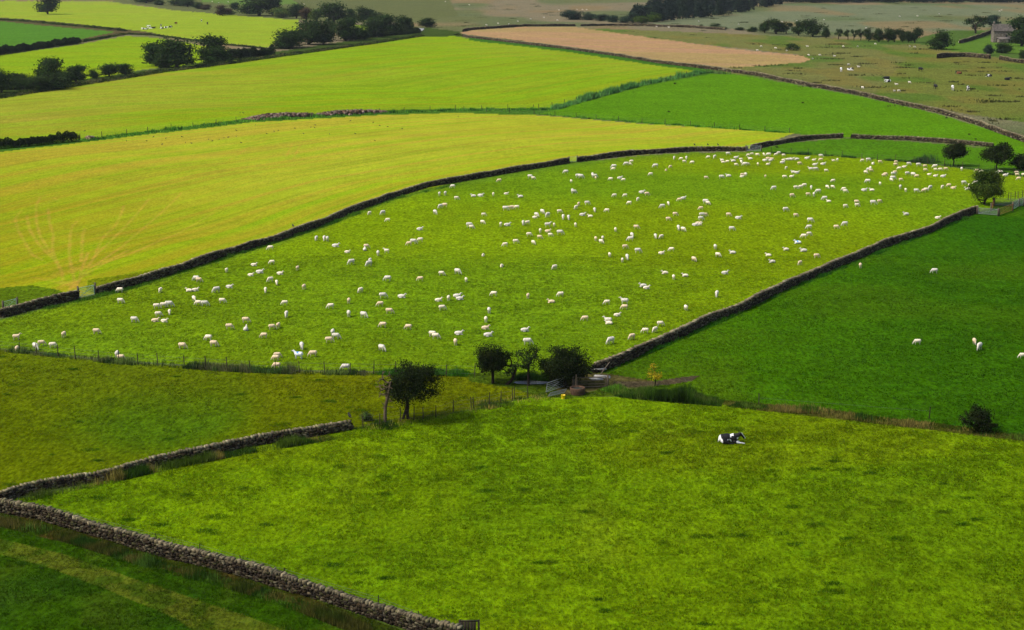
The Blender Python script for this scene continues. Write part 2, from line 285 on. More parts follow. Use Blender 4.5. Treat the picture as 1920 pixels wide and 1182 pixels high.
M_G = bpy.data.materials.new("ground"); M_G.use_nodes = True; t = M_G.node_tree; p = t.nodes["Principled BSDF"]
p.inputs["Roughness"].default_value = 1; p.inputs["Specular IOR Level"].default_value = 0
def N(kind, **kw):
    n = t.nodes.new(kind)
    for k, v in kw.items(): setattr(n, k, v)
    return n
def L(a, b): t.links.new(a, b)
geo = N("ShaderNodeNewGeometry")
def noise(scale, detail=3, vec=None, sc=(1, 1, 1), rough=.55):
    mp = N("ShaderNodeMapping"); mp.inputs["Scale"].default_value = sc; L(vec or geo.outputs["Position"], mp.inputs[0])
    n = N("ShaderNodeTexNoise"); n.inputs["Scale"].default_value = scale; n.inputs["Detail"].default_value = detail; n.inputs["Roughness"].default_value = rough
    L(mp.outputs[0], n.inputs["Vector"]); return n.outputs[0]
def rng(s, a, b, c, d):
    m = N("ShaderNodeMapRange"); m.inputs[1].default_value = a; m.inputs[2].default_value = b; m.inputs[3].default_value = c; m.inputs[4].default_value = d; L(s, m.inputs[0]); return m.outputs[0]
def math_(op, a, b):
    m = N("ShaderNodeMath", operation=op)
    for i, s in enumerate((a, b)):
        if isinstance(s, (int, float)): m.inputs[i].default_value = s
        else: L(s, m.inputs[i])
    return m.outputs[0]
def mixc(f, a, b):
    m = N("ShaderNodeMix", data_type='RGBA')
    if isinstance(f, (int, float)): m.inputs[0].default_value = f
    else: L(f, m.inputs[0])
    for i, s in ((6, a), (7, b)):
        if isinstance(s, tuple): m.inputs[i].default_value = (*s, 1)
        else: L(s, m.inputs[i])
    return m.outputs[2]
def scale(c, f):
    m = N("ShaderNodeVectorMath", operation='SCALE'); L(c, m.inputs[0]); L(f, m.inputs["Scale"]); return m.outputs[0]
def mulc(c, v):
    m = N("ShaderNodeVectorMath", operation='MULTIPLY'); L(c, m.inputs[0]); m.inputs[1].default_value = v; return m.outputs[0]
ac = N("ShaderNodeAttribute", attribute_name="gcol"); ap = N("ShaderNodeAttribute", attribute_name="gpar"); asw = N("ShaderNodeAttribute", attribute_name="swath")
sp = N("ShaderNodeSeparateColor"); L(ap.outputs["Color"], sp.inputs[0]); STRK, RGH, CLP = sp.outputs[0], sp.outputs[1], sp.outputs[2]
c = ac.outputs["Color"]
n_mid = noise(.7, 5, sc=(1, .45, 1), rough=.7); n_fine = noise(3.0, 5, sc=(1, .42, 1), rough=.75); n_far = noise(.07, 5, rough=.6)
tex = math_('ADD', math_('MULTIPLY', STRK, -.55), 1.0)
c = scale(c, math_('ADD', math_('MULTIPLY', rng(n_mid, .3, .7, -.2, .2), tex), 1.0))
c = scale(c, math_('ADD', math_('MULTIPLY', rng(n_fine, .32, .68, -.62, .62), tex), 1.0))
c = scale(c, rng(n_far, .3, .7, .9, 1.1))
c = mixc(math_('MULTIPLY', rng(noise(.3, 5, sc=(1, .5, 1), rough=.75), .5, .7, 0, .35), tex), c, mulc(c, (1.2, 1.0, .9)))
c = mixc(rng(noise(1.1, 5, sc=(1, .42, 1), rough=.75), .52, .72, 0, .5), c, mulc(c, (.66, .88, 1.4)))
# swaths
st1 = noise(.24, 3, vec=asw.outputs["Vector"], sc=(1, .35, 1), rough=.6); st2 = noise(.62, 4, vec=asw.outputs["Vector"], sc=(1, .6, 1))
stf = math_('MULTIPLY', rng(st1, .44, .6, 0, 1), STRK); c = mixc(stf, c, mulc(c, (1.14, .82, 1.5)))
stg = math_('MULTIPLY', rng(st2, .46, .66, 0, .8), STRK); c = mixc(stg, c, mulc(c, (.68, .87, .6)))
# darker, lusher clumps and rush tufts
cl = math_('MULTIPLY', rng(noise(.8, 4, sc=(.55, 1.0, 1), rough=.6), .56, .7, 0, .6), CLP); c = mixc(cl, c, mulc(c, (.5, .78, 1.1)))
rg = math_('MULTIPLY', rng(noise(.17, 6, sc=(.6, 1, 1), rough=.75), .54, .72, 0, .7), RGH); c = mixc(rg, c, mulc(c, (.66, .72, .9)))
rg2 = math_('MULTIPLY', rng(noise(.9, 4, rough=.7), .6, .8, 0, .5), RGH); c = mixc(rg2, c, mulc(c, (1.35, 1.12, 1.5)))
rr = math_('POWER', RGH, 4.0)
om = math_('MULTIPLY', rng(noise(.2, 6, sc=(1, .4, 1), rough=.75), .5, .7, 0, .28), rr); c = mixc(om, c, mulc(c, (1.2, .99, .86)))
om2 = math_('MULTIPLY', rng(noise(.13, 6, sc=(1, .35, 1), rough=.75), .54, .68, 0, .5), rr); c = mixc(om2, c, mulc(c, (.72, .92, .8)))
L(c, p.inputs["Base Color"])
bm = N("ShaderNodeBump"); bm.inputs["Strength"].default_value = .55; bm.inputs["Distance"].default_value = .35
hh = math_('ADD', math_('MULTIPLY', noise(2.2, 5, rough=.75), .5), math_('MULTIPLY', noise(.5, 3), .9))
L(math_('MULTIPLY', hh, math_('ADD', math_('MULTIPLY', RGH, .8), .5)), bm.inputs["Height"]); L(bm.outputs[0], p.inputs["Normal"])
R_, C_ = PX.shape; idx = np.arange(R_ * C_).reshape(R_, C_)
Fq = np.stack([idx[1:, :-1].ravel(), idx[1:, 1:].ravel(), idx[:-1, 1:].ravel(), idx[:-1, :-1].ravel()], 1)
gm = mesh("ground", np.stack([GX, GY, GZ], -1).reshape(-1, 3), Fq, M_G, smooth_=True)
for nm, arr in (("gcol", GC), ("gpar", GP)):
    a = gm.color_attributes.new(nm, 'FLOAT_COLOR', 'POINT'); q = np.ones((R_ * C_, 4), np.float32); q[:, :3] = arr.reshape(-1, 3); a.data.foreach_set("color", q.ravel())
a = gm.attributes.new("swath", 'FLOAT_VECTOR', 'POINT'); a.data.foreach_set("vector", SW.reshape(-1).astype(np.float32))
link("ground", gm, kind="structure")

# ---------------------------------------------------------------- dry-stone walls
def path_w(P, step=.5):
    """photo polyline -> evenly spaced ground points, tangents"""
    pts = []
    for (a, b), (c_, d_) in zip(P[:-1], P[1:]):
        k = max(2, int(math.hypot(c_ - a, d_ - b) / 6))
        for i in range(k): pts.append((a + (c_ - a) * i / k, b + (d_ - b) * i / k))
    pts.append(P[-1])
    x, y, z = at_np([q[0] for q in pts], [q[1] for q in pts])
    s = np.concatenate([[0], np.cumsum(np.hypot(np.diff(x), np.diff(y)))])
    n = max(2, int(s[-1] / step)); q = np.linspace(0, s[-1], n + 1)
    X = np.interp(q, s, x); Y = np.interp(q, s, y)
    if n > 8:
        kx = np.ones(5) / 5; Xs = np.convolve(np.pad(X, 2, 'edge'), kx, 'valid'); Ys = np.convolve(np.pad(Y, 2, 'edge'), kx, 'valid'); X[1:-1] = Xs[1:-1]; Y[1:-1] = Ys[1:-1]
    tx = np.gradient(X); ty = np.gradient(Y); l = np.hypot(tx, ty) + 1e-9
    return X, Y, hgt(X, Y), tx / l, ty / l, q
def boxes(cen, size, ang, tilt, rs, jit=.12):
    """many jittered stones at once"""
    n = len(cen); P = np.array([[i, j, k] for i in (-.5, .5) for j in (-.5, .5) for k in (-.5, .5)])
    V = P[None] * size[:, None] + (rs.rand(n, 8, 3) - .5) * jit * size[:, None] * 2
    ct, st = np.cos(tilt)[:, None], np.sin(tilt)[:, None]
    x = V[..., 0] * ct + V[..., 2] * st; z = -V[..., 0] * st + V[..., 2] * ct; y = V[..., 1]
    ca, sa = np.cos(ang)[:, None], np.sin(ang)[:, None]
    V = np.stack([x * ca - y * sa, x * sa + y * ca, z], -1) + cen[:, None]
    Fc = BOXF[None] + (np.arange(n) * 8)[:, None, None]
    return V.reshape(-1, 3), Fc.reshape(-1, 4)
PAL = np.array([lin(112, 96, 72), lin(84, 70, 52), lin(134, 120, 92), lin(92, 82, 66), lin(66, 54, 42), lin(156, 146, 114), lin(92, 76, 50), lin(112, 108, 66)]) * .62
def dry_wall(P, h, label, name="dry_stone_wall", cat="wall", wd=.46, sl=.32, sh=.13, group="dry stone walls between the fields", seed=1, light=.62):
    rs = np.random.RandomState(seed); X, Y, Z, tx, ty, S = path_w(P, .5); Ltot = S[-1]
    o = link(name, None, loc=(float(X[0]), float(Y[0]), float(Z[0])), label=label, cat=cat, group=group, kind='thing')
    org = np.array([X[0], Y[0], Z[0]]); hv = h * (1 + .3 * (np.interp(S, np.arange(0, Ltot + 9, 4), rs.rand(len(np.arange(0, Ltot + 9, 4)))) - .5))
    # solid heart of the wall
    n = len(X); V = []
    for sgn, zz, ww in ((-1, -.4, wd * .5), (-1, 1, wd * .3), (1, 1, wd * .3), (1, -.4, wd * .5)):
        V.append(np.stack([X - ty * sgn * ww, Y + tx * sgn * ww, Z + (zz if zz < 0 else hv - .12)], -1))
    V = np.stack(V, 1).reshape(-1, 3) - org; i = np.arange(n - 1) * 4
    Fq = np.concatenate([np.stack([i + k, i + (k + 1) % 4, i + 4 + (k + 1) % 4, i + 4 + k], 1) for k in range(4)] + [np.array([[0, 1, 2, 3], [4 * n - 1, 4 * n - 2, 4 * n - 3, 4 * n - 4]])])
    col = np.tile(PAL[4] * .6, (len(V), 1))
    # stones in both faces
    cen = []; size = []; ang = []; cs = []
    nr = max(3, int(h / sh))
    for side in (-1, 1):
        for r in range(nr):
            s = np.cumsum(sl * (.55 + .9 * rs.rand(int(Ltot / sl * 1.15) + 2))); s = s[s < Ltot]; k = len(s)
            x = np.interp(s, S, X); y = np.interp(s, S, Y); z = np.interp(s, S, Z); ax = np.interp(s, S, tx); ay = np.interp(s, S, ty); hh = np.interp(s, S, hv)
            f = (r + .5) / nr; ww = wd * (.5 - .18 * f) + (rs.rand(k) - .5) * .09
            cen.append(np.stack([x - ay * side * ww, y + ax * side * ww, z + f * (hh - .1) + (rs.rand(k) - .5) * .05], -1))
            size.append(np.stack([sl * (.6 + .7 * rs.rand(k)), .2 + .1 * rs.rand(k), (h / nr) * (.65 + .5 * rs.rand(k))], -1)); ang.append(np.arctan2(ay, ax) + (rs.rand(k) - .5) * .3)
            cc = PAL[rs.randint(0, len(PAL), k)] * (.6 + .8 * rs.rand(k, 1)) * light; cs.append(cc)
    cen = np.concatenate(cen) - org; size = np.concatenate(size); ang = np.concatenate(ang)
    Vb, Fb = boxes(cen, size, ang, (rs.rand(len(cen)) - .5) * .3, rs)
    me = mesh("stone_courses", np.vstack([V, Vb]), np.vstack([Fq, Fb + len(V)]), M_STONE, np.vstack([col, np.repeat(np.concatenate(cs), 8, 0)]))
    link("stone_courses", me, o)
    # coping: slabs on edge
    s = np.cumsum(.2 * (.6 + 1.1 * rs.rand(int(Ltot / .2 * 1.2) + 3))); s = s[s < Ltot]; k = len(s)
    x = np.interp(s, S, X); y = np.interp(s, S, Y); z = np.interp(s, S, Z) + np.interp(s, S, hv); ax = np.interp(s, S, tx); ay = np.interp(s, S, ty)
    size = np.stack([.09 + .16 * rs.rand(k), wd * (.6 + .35 * rs.rand(k)), .14 + .16 * rs.rand(k)], -1)
    miss = vnoise(s / 6, s * 0, seed + 5) > .8; size[miss, 2] *= .4; size[miss, 0] *= 2
    Vb, Fb = boxes(np.stack([x, y, z + .0], -1) - org, size, np.arctan2(ay, ax) + (rs.rand(k) - .5) * .4, (rs.rand(k) - .3) * .7, rs, .16)
    cc = (PAL[rs.randint(0, len(PAL), k)] * .8 + PAL[5] * .5) * (.7 + .8 * rs.rand(k, 1)) * (light * .5 + .5)
    link("coping_stones", mesh("coping_stones", Vb, Fb, M_STONE, np.repeat(cc, 8, 0)), o)
    return o
def cut(P, x0, x1): 
    out = [q for q in P if x0 < q[0] < x1]
    ys = lambda x: float(np.interp(x, [q[0] for q in P], [q[1] for q in P]))
    return ([(x0, ys(x0))] if x0 > P[0][0] else []) + out + ([(x1, ys(x1))] if x1 < P[-1][0] else [])
dry_wall(cut(W1, -60, 147), 0.95, "low dark stone wall in the left corner between the two field gates", seed=11)
dry_wall(cut(W1, 179, 1066), 0.86, "long curving stone wall between the yellow field and the sheep pasture", seed=12, sl=.36, sh=.16)
dry_wall(cut(W1, 1083, 1402), .82, "stone wall above the flock from small wire gate to metal gate", seed=13, sl=.42, sh=.18)
dry_wall([(1408, 281), (1440, 274), (1480, 267), (1530, 261), (1580, 258.5)], .85, "stone wall rising right from metal gate to the gap", seed=14, sl=.45, sh=.2)
dry_wall(W1b, .85, "thin dark stone wall behind the two dark hawthorns, right of the gap", seed=15, sl=.45, sh=.2)
dry_wall(W2, .88, "straight stone wall dividing the sheep pasture from the dark green right field", seed=16, sl=.34, sh=.14)
dry_wall(W3, .68, "low broken stone wall with grass at its foot, left of the windswept tree", seed=17, sl=.3, sh=.12, light=.8)
dry_wall(W4, .82, "nearest stone wall crossing the bottom left corner, its single stones visible", seed=18, sl=.26, sh=.125, light=.46)
dry_wall(W5, .95, "long dark stone wall below the brown stubble field and the rough moor", seed=19, sl=.8, sh=.3, wd=.7)
dry_wall(W6a, 1.1, "grey wall along the far edge of the brown field, left of gap", seed=20, sl=.9, sh=.35)
dry_wall(W6b, 1.1, "grey wall below the far bushes, right of the gap", seed=21, sl=.9, sh=.35)
dry_wall([(1799, 82), (1815, 78), (1845, 68), (1859, 62)], 1.5, "stone wall climbing to the left side of the barn", seed=22, sl=.7, sh=.3)
dry_wall([(1757, 110), (1780, 107.5), (1810, 107), (1840, 109), (1856, 111)], 1.5, "short arched stone wall below the meadow left of the barn", seed=23, sl=.7, sh=.3)
dry_wall([(1874, 112), (1895, 116), (1925, 120), (1990, 126)], 1.2, "tumbled stone wall at right edge below the barn", seed=24, sl=.7, sh=.3)

# a heap of cleared field stones on the strip between the mown fields
def heap(P, n, wd, hh, name, label, cat, seed, smin=.25, smax=.6, col=PAL):
    rs = np.random.RandomState(seed); X, Y, Z, tx, ty, S = path_w(P, 1.0); s = rs.rand(n) * S[-1]
    e = np.sin(np.pi * np.clip(s / S[-1], .02, .98)) ** .5 * (.55 + .6 * vnoise(s / 7, s * 0, seed))
    off = rs.randn(n) * wd * .35; z = np.clip(hh * e * (1 - (off / wd) ** 2) * rs.rand(n) ** .5, 0, None)
    x = np.interp(s, S, X) - np.interp(s, S, ty) * off; y = np.interp(s, S, Y) + np.interp(s, S, tx) * off
    cen = np.stack([x, y, hgt(x, y) + z], -1); org = cen[0].copy(); size = smin + (smax - smin) * rs.rand(n, 3); size[:, 2] *= .7
    Vb, Fb = boxes(cen - org, size, rs.rand(n) * 3, (rs.rand(n) - .5), rs, .2)
    return link(name, mesh(name, Vb, Fb, M_STONE, np.repeat(col[rs.randint(0, len(col), n)] * (.7 + .7 * rs.rand(n, 1)), 8, 0)), loc=org, label=label, cat=cat)
RB = np.array([lin(150, 120, 104), lin(120, 92, 74), lin(96, 80, 60), lin(170, 146, 130)]) * .55
heap([(470, 225), (500, 221), (560, 219), (590, 217)], 700, 2.6, 1.1, "stone_heap", "long brown heap of field stones on the grass strip, left half", "stone heap", 31, .3, .8, RB)
heap([(596, 217), (650, 214.5), (690, 213), (723, 211)], 600, 2.2, .9, "stone_heap", "long brown heap of field stones on the grass strip, right half", "stone heap", 32, .3, .8, RB)
heap([(163, 262), (168, 261), (177, 260)], 60, 1.0, .9, "stone_heap", "small pale stone pile at right end of the left hedge", "stone heap", 33, .25, .5, RB * 1.6)

# ---------------------------------------------------------------- leaves, trees, hedges
def leaf_quads(cen, size, rs, up=.3, out=None):
    n = len(cen); d = rs.randn(n, 3); d[:, 2] += up
    if out is not None: d += out * 1.2
    d /= np.linalg.norm(d, axis=1, keepdims=True) + 1e-9
    a = np.cross(d, rs.randn(n, 3)); a /= np.linalg.norm(a, axis=1, keepdims=True) + 1e-9; b = np.cross(d, a)
    s = size * (.6 + .8 * rs.rand(n, 1)) * .5
    V = np.stack([cen - a * s, cen - b * s * .7, cen + a * s, cen + b * s * .7], 1).reshape(-1, 3)
    return V, np.arange(n * 4).reshape(n, 4)
def crown_pts(rs, N_, shape, lean=0.0, w=1.0, h=1.0, base=.25, hollow=.35):
    """tip points inside an uneven crown; unit = metres"""
    out = []
    lobes = []
    nl = rs.randint(6, 11)
    for i in range(nl):
        a = rs.rand() * 6.28; r = rs.rand() ** .6 * .33; zz = rs.rand()
        if shape == 'dome': rr = .33 - .1 * zz; z = base + (1 - base) * (.25 + .5 * zz); r *= 1 - .6 * zz ** 2
        elif shape == 'tall': rr = .3 - .08 * zz; z = base + (1 - base) * (.15 + .65 * zz); r *= .8
        elif shape == 'bush': rr = .3; z = .25 + .4 * zz; r *= 1.1 - .5 * zz
        elif shape == 'open': rr = .22; z = base + (1 - base) * (.2 + .65 * zz); r = .2 + .25 * rs.rand()
        else: rr = .3; z = base + (1 - base) * (.3 + .4 * zz)
        lobes.append((math.cos(a) * r, math.sin(a) * r, z, rr * (.75 + .5 * rs.rand())))
    while len(out) < N_:
        L_ = lobes[rs.randint(len(lobes))]; d = rs.randn(3); d /= np.linalg.norm(d); q = (hollow + (1 - hollow) * rs.rand()) 
        p = np.array([L_[0] + d[0] * L_[3] * q, L_[1] + d[1] * L_[3] * q, L_[2] + d[2] * L_[3] * q * .85])
        if p[2] < base * .75 or p[2] > 1.0: continue
        p[0] += lean * (p[2] - base) ; out.append(p * np.array([w, w * .9, h]))
    return np.array(out)
def skeleton(tips, rs, trunk, r_tip=.012, stems=1, tr_r=None, expo=2.2):
    """grow branches from a trunk polyline to every tip by joining the nearest limb"""
    nodes = [np.array(q, float) for q in trunk]; par = [-1] + list(range(len(trunk) - 1)); pl_ = [0.0]
    for i in range(1, len(nodes)): pl_.append(pl_[-1] + np.linalg.norm(nodes[i] - nodes[i - 1]))
    top = nodes[-1]; order = np.argsort(np.linalg.norm(tips - top, axis=1)); end = []
    for k in order:
        tp = tips[k]; NA = np.array(nodes); D = np.linalg.norm(NA - tp, axis=1) + .35 * np.array(pl_) * .5
        D[0] += 99
        D = D + np.where(NA[:, 2] > tp[2] + .1, .6 * (NA[:, 2] - tp[2]), 0)
        j = int(np.argmin(D)); a = nodes[j]; L_ = np.linalg.norm(tp - a)
        mid = a * .5 + tp * .5 + rs.randn(3) * L_ * .1 + np.array([0, 0, L_ * .06])
        nodes.append(mid); par.append(j); pl_.append(pl_[j] + L_ * .5); nodes.append(tp); par.append(len(nodes) - 2); pl_.append(pl_[-1] + L_ * .5); end.append(len(nodes) - 1)
    cnt = np.zeros(len(nodes))
    for e in end:
        i = e
        while i >= 0: cnt[i] += 1; i = par[i]
    R = r_tip * np.maximum(cnt, 1) ** (1 / expo)
    return nodes, par, R
def tubes(nodes, par, R, n=5, col=(.05, .04, .03), skip=0):
    NA = np.array(nodes); m = MB(); ids = [i for i in range(len(nodes)) if par[i] >= 0]
    for i in ids:
        j = par[i]; a, b = NA[j], NA[i]; r1, r2 = (R[j] if R[j] < R[i] * 2.2 else R[i] * 1.3), R[i]
        m.bar(a, b, r1, r2, n, col)
    return m
LEAFC = {'dark': (42, 60, 22), 'black': (35, 45, 16), 'yellow': (170, 150, 30), 'mid': (66, 84, 26), 'olive': (70, 78, 26), 'blue': (44, 62, 44), 'light': (84, 98, 44), 'brown': (66, 56, 34)}
def make_tree(seed, w, h, shape='dome', ntips=60, nleaf=30, lsize=.16, clump=.3, lc='dark', lean=0, base=.28, tw=None, hollow=.35, bark=(44, 36, 28), r_tip=.014, trunk=None, twig=True, cx=0):
    rs = np.random.RandomState(seed); tips = crown_pts(rs, ntips, shape, lean, w, h, base, hollow)
    lo, hi = np.percentile(tips[:, 0], 3), np.percentile(tips[:, 0], 97); tips[:, 0] = (tips[:, 0] - (lo + hi) / 2) * (w - clump * .9) / (hi - lo) + cx * w
    ly, hy = np.percentile(tips[:, 1], 3), np.percentile(tips[:, 1], 97); tips[:, 1] *= (w * .9 - clump * .9) / (hy - ly)
    tz = np.percentile(tips[:, 2], 98); bz = np.percentile(tips[:, 2], 2); tips[:, 2] = base * h + (tips[:, 2] - bz) * (h * (1 - base) - clump * .35) / (tz - bz)
    zc, hz = base * h + h * (1 - base) / 2, h * (1 - base) / 2; rel = np.stack([(tips[:, 0] - cx * w) / (w / 2), tips[:, 1] / (w * .45), (tips[:, 2] - zc) / hz], 1); nr = np.linalg.norm(rel, axis=1); an_ = np.arctan2(rel[:, 2], rel[:, 0]); lim = 1.0 + .13 * np.sin(an_ * 5 + seed) + .13 * np.sin(an_ * 3 + seed * 2) + .08 * np.sin(an_ * 9 + seed)
    k_ = np.where(nr > lim, lim * rs.uniform(.7, 1, len(nr)) / nr, 1)[:, None]; ctr_ = np.array([cx * w, 0, zc]); tips = ctr_ + (tips - ctr_) * k_
    if trunk is None:
        b = base * h; trunk = [(0, 0, -.15), (lean * .05 * w + rs.randn() * .02 * w, 0, b * .55), (lean * .12 * w, rs.randn() * .02 * w, b * 1.0), (lean * .2 * w, 0, b * 1.35)]
    nodes, par, R = skeleton(tips, rs, trunk, r_tip)
    if tw: R = R * (tw / R[0])
    R = np.maximum(R, r_tip * .7)
    m = tubes(nodes, par, R, 6 if h > 3 else 4, np.array(lin(*bark)))
    cen = np.repeat(tips, nleaf, 0) + np.clip(rs.randn(len(tips) * nleaf, 3), -2, 2) * clump * np.array([1, 1, .7]) * .5
    cen[:, 2] = np.maximum(cen[:, 2], .12 * h if shape != 'bush' else .03)
    ctr = np.array([lean * .4 * w, 0, h * .6]); out = cen - ctr; out /= np.linalg.norm(out, axis=1, keepdims=True) + 1e-9
    V, Fq = leaf_quads(cen, lsize, rs, 1.1, out)
    base_c = np.array(lin(*LEAFC[lc])); tv = np.repeat((.75 + .5 * rs.rand(len(tips), 1)) * (1 + .12 * rs.randn(len(tips), 3) * [1, .4, .5]), nleaf, 0) * (.75 + .5 * rs.rand(len(cen), 1))
    col = np.repeat(np.clip(base_c * tv, .002, 1), 4, 0)
    return m, (V, Fq, col)
def put_tree(px, py, wpx, hpx, label, seed=0, name="tree", group=None, kind='dome', cat="tree", **kw):
    s = ppm(py); P = at(px, py); w_, h_ = wpx / s, hpx / s / CY
    m, (V, Fq, col) = make_tree(seed, w_, h_, kind, **kw)
    if name == 'windswept_tree': m.bar((-.5, 0, -.1), (-.22, .02, .8), .13, .1, 7, lin(44, 36, 28)); m.bar((-.22, .02, .8), (.0, .05, 1.7), .1, .06, 7, lin(44, 36, 28))
    o = link(name, None, loc=P, label=label, cat=cat, group=group)
    link("trunk", m.mesh("trunk", M_BARK), o)
    if kw.get('nleaf', 9) > 1: link("crown", mesh("crown", V, Fq, M_LEAF, col), o)
    return o
# the trees near enough to show their branches
put_tree(924, 719, 60, 74, "dense dark hawthorn, leftmost of the trees standing at the ditch", 101, "hawthorn_tree", kind='bush', ntips=180, nleaf=60, lsize=.14, clump=.5, lc='black', base=.36, lean=-.12, group="thorn trees at the ditch", hollow=.15)
put_tree(948, 721, 42, 58, "thin bent thorn with bare twigs, second left at the ditch", 102, "hawthorn_tree", kind='open', ntips=110, nleaf=7, lsize=.13, clump=.3, lc='dark', base=.3, lean=.75, r_tip=.016, group="thorn trees at the ditch", trunk=[(0, 0, -.1), (.55, 0, .35), (.75, 0, .9), (.9, 0, 1.3)])
put_tree(991, 723, 56, 72, "slender see-through thorn, third from left at the ditch", 103, "hawthorn_tree", kind='tall', ntips=150, nleaf=11, lsize=.14, clump=.34, lc='dark', base=.36, r_tip=.013, hollow=.1, group="thorn trees at the ditch")
put_tree(1062, 722, 88, 74, "broad dense dark bush-like thorn, rightmost and largest at the ditch", 104, "hawthorn_tree", kind='bush', ntips=260, nleaf=64, lsize=.14, clump=.6, lc='black', base=.1, hollow=.1, group="thorn trees at the ditch")
put_tree(1030, 722, 44, 50, "small spindly thorn leaning against the broad dark bush", 114, "hawthorn_tree", kind='tall', ntips=110, nleaf=22, lsize=.15, clump=.34, lc='dark', base=.32, r_tip=.016, lean=-.2, group="thorn trees at the ditch", trunk=[(.25, 0, -.1), (.15, 0, .6), (.05, 0, 1.0)])
put_tree(766, 786, 108, 108, "windswept dark tree leaning right beside the bare dead tree", 205, "windswept_tree", kind='dome', ntips=300, nleaf=48, lsize=.14, clump=.55, cx=.09, lc='black', base=.2, lean=.28, hollow=.15, r_tip=.012, trunk=[(0, 0, -.2), (-.1, 0, .5), (-.05, 0, 1.1), (-.1, .05, 1.7)], tw=.15)
put_tree(723, 793, 42, 104, "bare grey dead tree with upright twigs beside the windswept tree", 106, "dead_tree", kind='tall', ntips=64, nleaf=1, lsize=.05, clump=.1, lc='brown', base=.22, r_tip=.022, bark=(96, 82, 66), lean=-.25, hollow=.5, trunk=[(0, 0, -.2), (-.03, 0, .6), (0, 0, 1.3), (.25, 0, 2.4), (.45, 0, 3.4)])
put_tree(1227, 725, 34, 44, "small sapling with sparse yellow leaves beside the muddy track", 107, "sapling", kind='open', ntips=60, nleaf=7, lsize=.13, clump=.3, lc='yellow', base=.3, r_tip=.008, lean=.3, tw=.05)
put_tree(1787, 311, 50, 44, "dark round hawthorn on short trunk, left one behind the flock", 108, "hawthorn_tree", ntips=110, nleaf=45, lsize=.26, clump=.75, lc='black', base=.3, hollow=.1, group="dark hawthorns along the far fence")
put_tree(1869, 319, 58, 48, "dark spreading hawthorn, middle one behind the flock", 109, "hawthorn_tree", ntips=120, nleaf=45, lsize=.26, clump=.75, lc='black', base=.28, lean=.15, hollow=.1, group="dark hawthorns along the far fence")
put_tree(1918, 320, 46, 30, "low dark hawthorn cut off by the right edge", 110, "hawthorn_tree", kind='bush', ntips=90, nleaf=45, lsize=.26, clump=.7, lc='black', base=.1, group="dark hawthorns along the far fence")
put_tree(1847, 384, 60, 64, "bushy olive green tree standing beside the sheep pen", 111, "tree", kind='dome', ntips=260, nleaf=56, lsize=.2, clump=.8, lc='mid', base=.1, hollow=.05)
put_tree(1833, 808, 66, 44, "dark spiky thorn bush on the right field boundary", 112, "thorn_bush", kind='bush', cat="bush", ntips=150, nleaf=26, lsize=.14, clump=.3, lc='black', base=.08, hollow=.2)
put_tree(687, 789, 20, 16, "small grey green bush right of the wall end", 113, "bush", kind='bush', cat="bush", ntips=40, nleaf=30, lsize=.13, clump=.25, lc='light', base=.1)
put_tree(1488, 95, 30, 13, "dark gorse clump standing alone on the moor", 115, "gorse_bush", kind='bush', cat="bush", ntips=30, nleaf=30, lsize=.4, clump=.9, lc='dark', base=.1)
# far trees: a few kinds, copied and sized
protos = {}
def far_tree(px, py, wpx, hpx, label, kind='dome', lc='dark', seed=0, name="tree", cat="tree", group=None):
    key = (kind, lc, seed % 3)
    if key not in protos:
        k = dict(dome=dict(base=.12), tall=dict(base=.16), bush=dict(base=.04), open=dict(base=.28))[kind]
        m, (V, Fq, col) = make_tree(hash(kind) % 7 * 0 + 300 + len(protos), 8, 8, kind, ntips=42 if kind != 'open' else 34, nleaf=90 if kind != 'open' else 40, lsize=.55, clump=1.9 if kind != 'open' else 1.2, lc=lc, r_tip=.07, hollow=.1, **k)
        protos[key] = (m.mesh("trunk", M_BARK), mesh("crown", V, Fq, M_LEAF, col))
    s = ppm(py); P = at(px, py); o = link(name, None, loc=P, label=label, cat=cat, group=group)
    w_ = wpx / s / 8 * 1.06; o.scale = (w_, w_, hpx / s / 8 / CY); o.rotation_euler = (0, 0, (seed * 1.7) % 6.28)
    link("trunk", protos[key][0], o); link("crown", protos[key][1], o)
    return o
ORD = ["first", "second", "third", "fourth", "fifth", "sixth", "seventh", "eighth", "ninth", "tenth", "eleventh", "twelfth", "thirteenth", "fourteenth", "fifteenth"]
def row(L_, phrase, group, kind='dome', lc='dark', s0=0, name="tree", cat="tree"):
    L_ = sorted(L_)
    for i, e in enumerate(L_):
        k, c_ = (e[4] if len(e) > 4 else kind), (e[5] if len(e) > 5 else lc)
        far_tree(*e[:4], f"{phrase}, {ORD[i]} from left" , k, c_, s0 + i, name, cat, group)
far_tree(90, 27, 38, 42, "lone round oak in the top left mown field", 'dome', 'dark', 2, "oak_tree")
row([(3, 174, 40, 44), (27, 168, 38, 30), (52, 170, 46, 28), (90, 156, 52, 46), (96, 168, 66, 28), (116, 162, 36, 28), (143, 154, 44, 31), (176, 147, 20, 16, 'bush'), (205, 144, 36, 25), (236, 141, 28, 21), (68, 172, 36, 26, 'bush')], "dark tree in the left boundary row below the hedged fields", "trees in the lower left boundary row", s0=3)
row([(293, 124, 50, 42), (332, 127, 66, 54), (396, 118, 54, 49), (405, 119, 52, 30, 'bush'), (310, 127, 40, 26, 'bush')], "large dark tree in the clump at the left boundary's middle", "large trees in the middle of the boundary", s0=1)
row([(534, 92, 44, 28, 'bush'), (545, 90, 56, 34), (578, 84, 60, 44), (606, 84, 44, 36), (618, 76, 26, 38, 'tall'), (648, 77, 48, 42), (674, 74, 40, 24, 'bush'), (700, 70, 38, 36), (726, 65, 44, 36), (755, 62, 36, 30), (769, 59, 12, 22, 'tall', 'light')], "dark tree in the boundary copse left of the lane", "copse along the boundary left of the lane", s0=5)
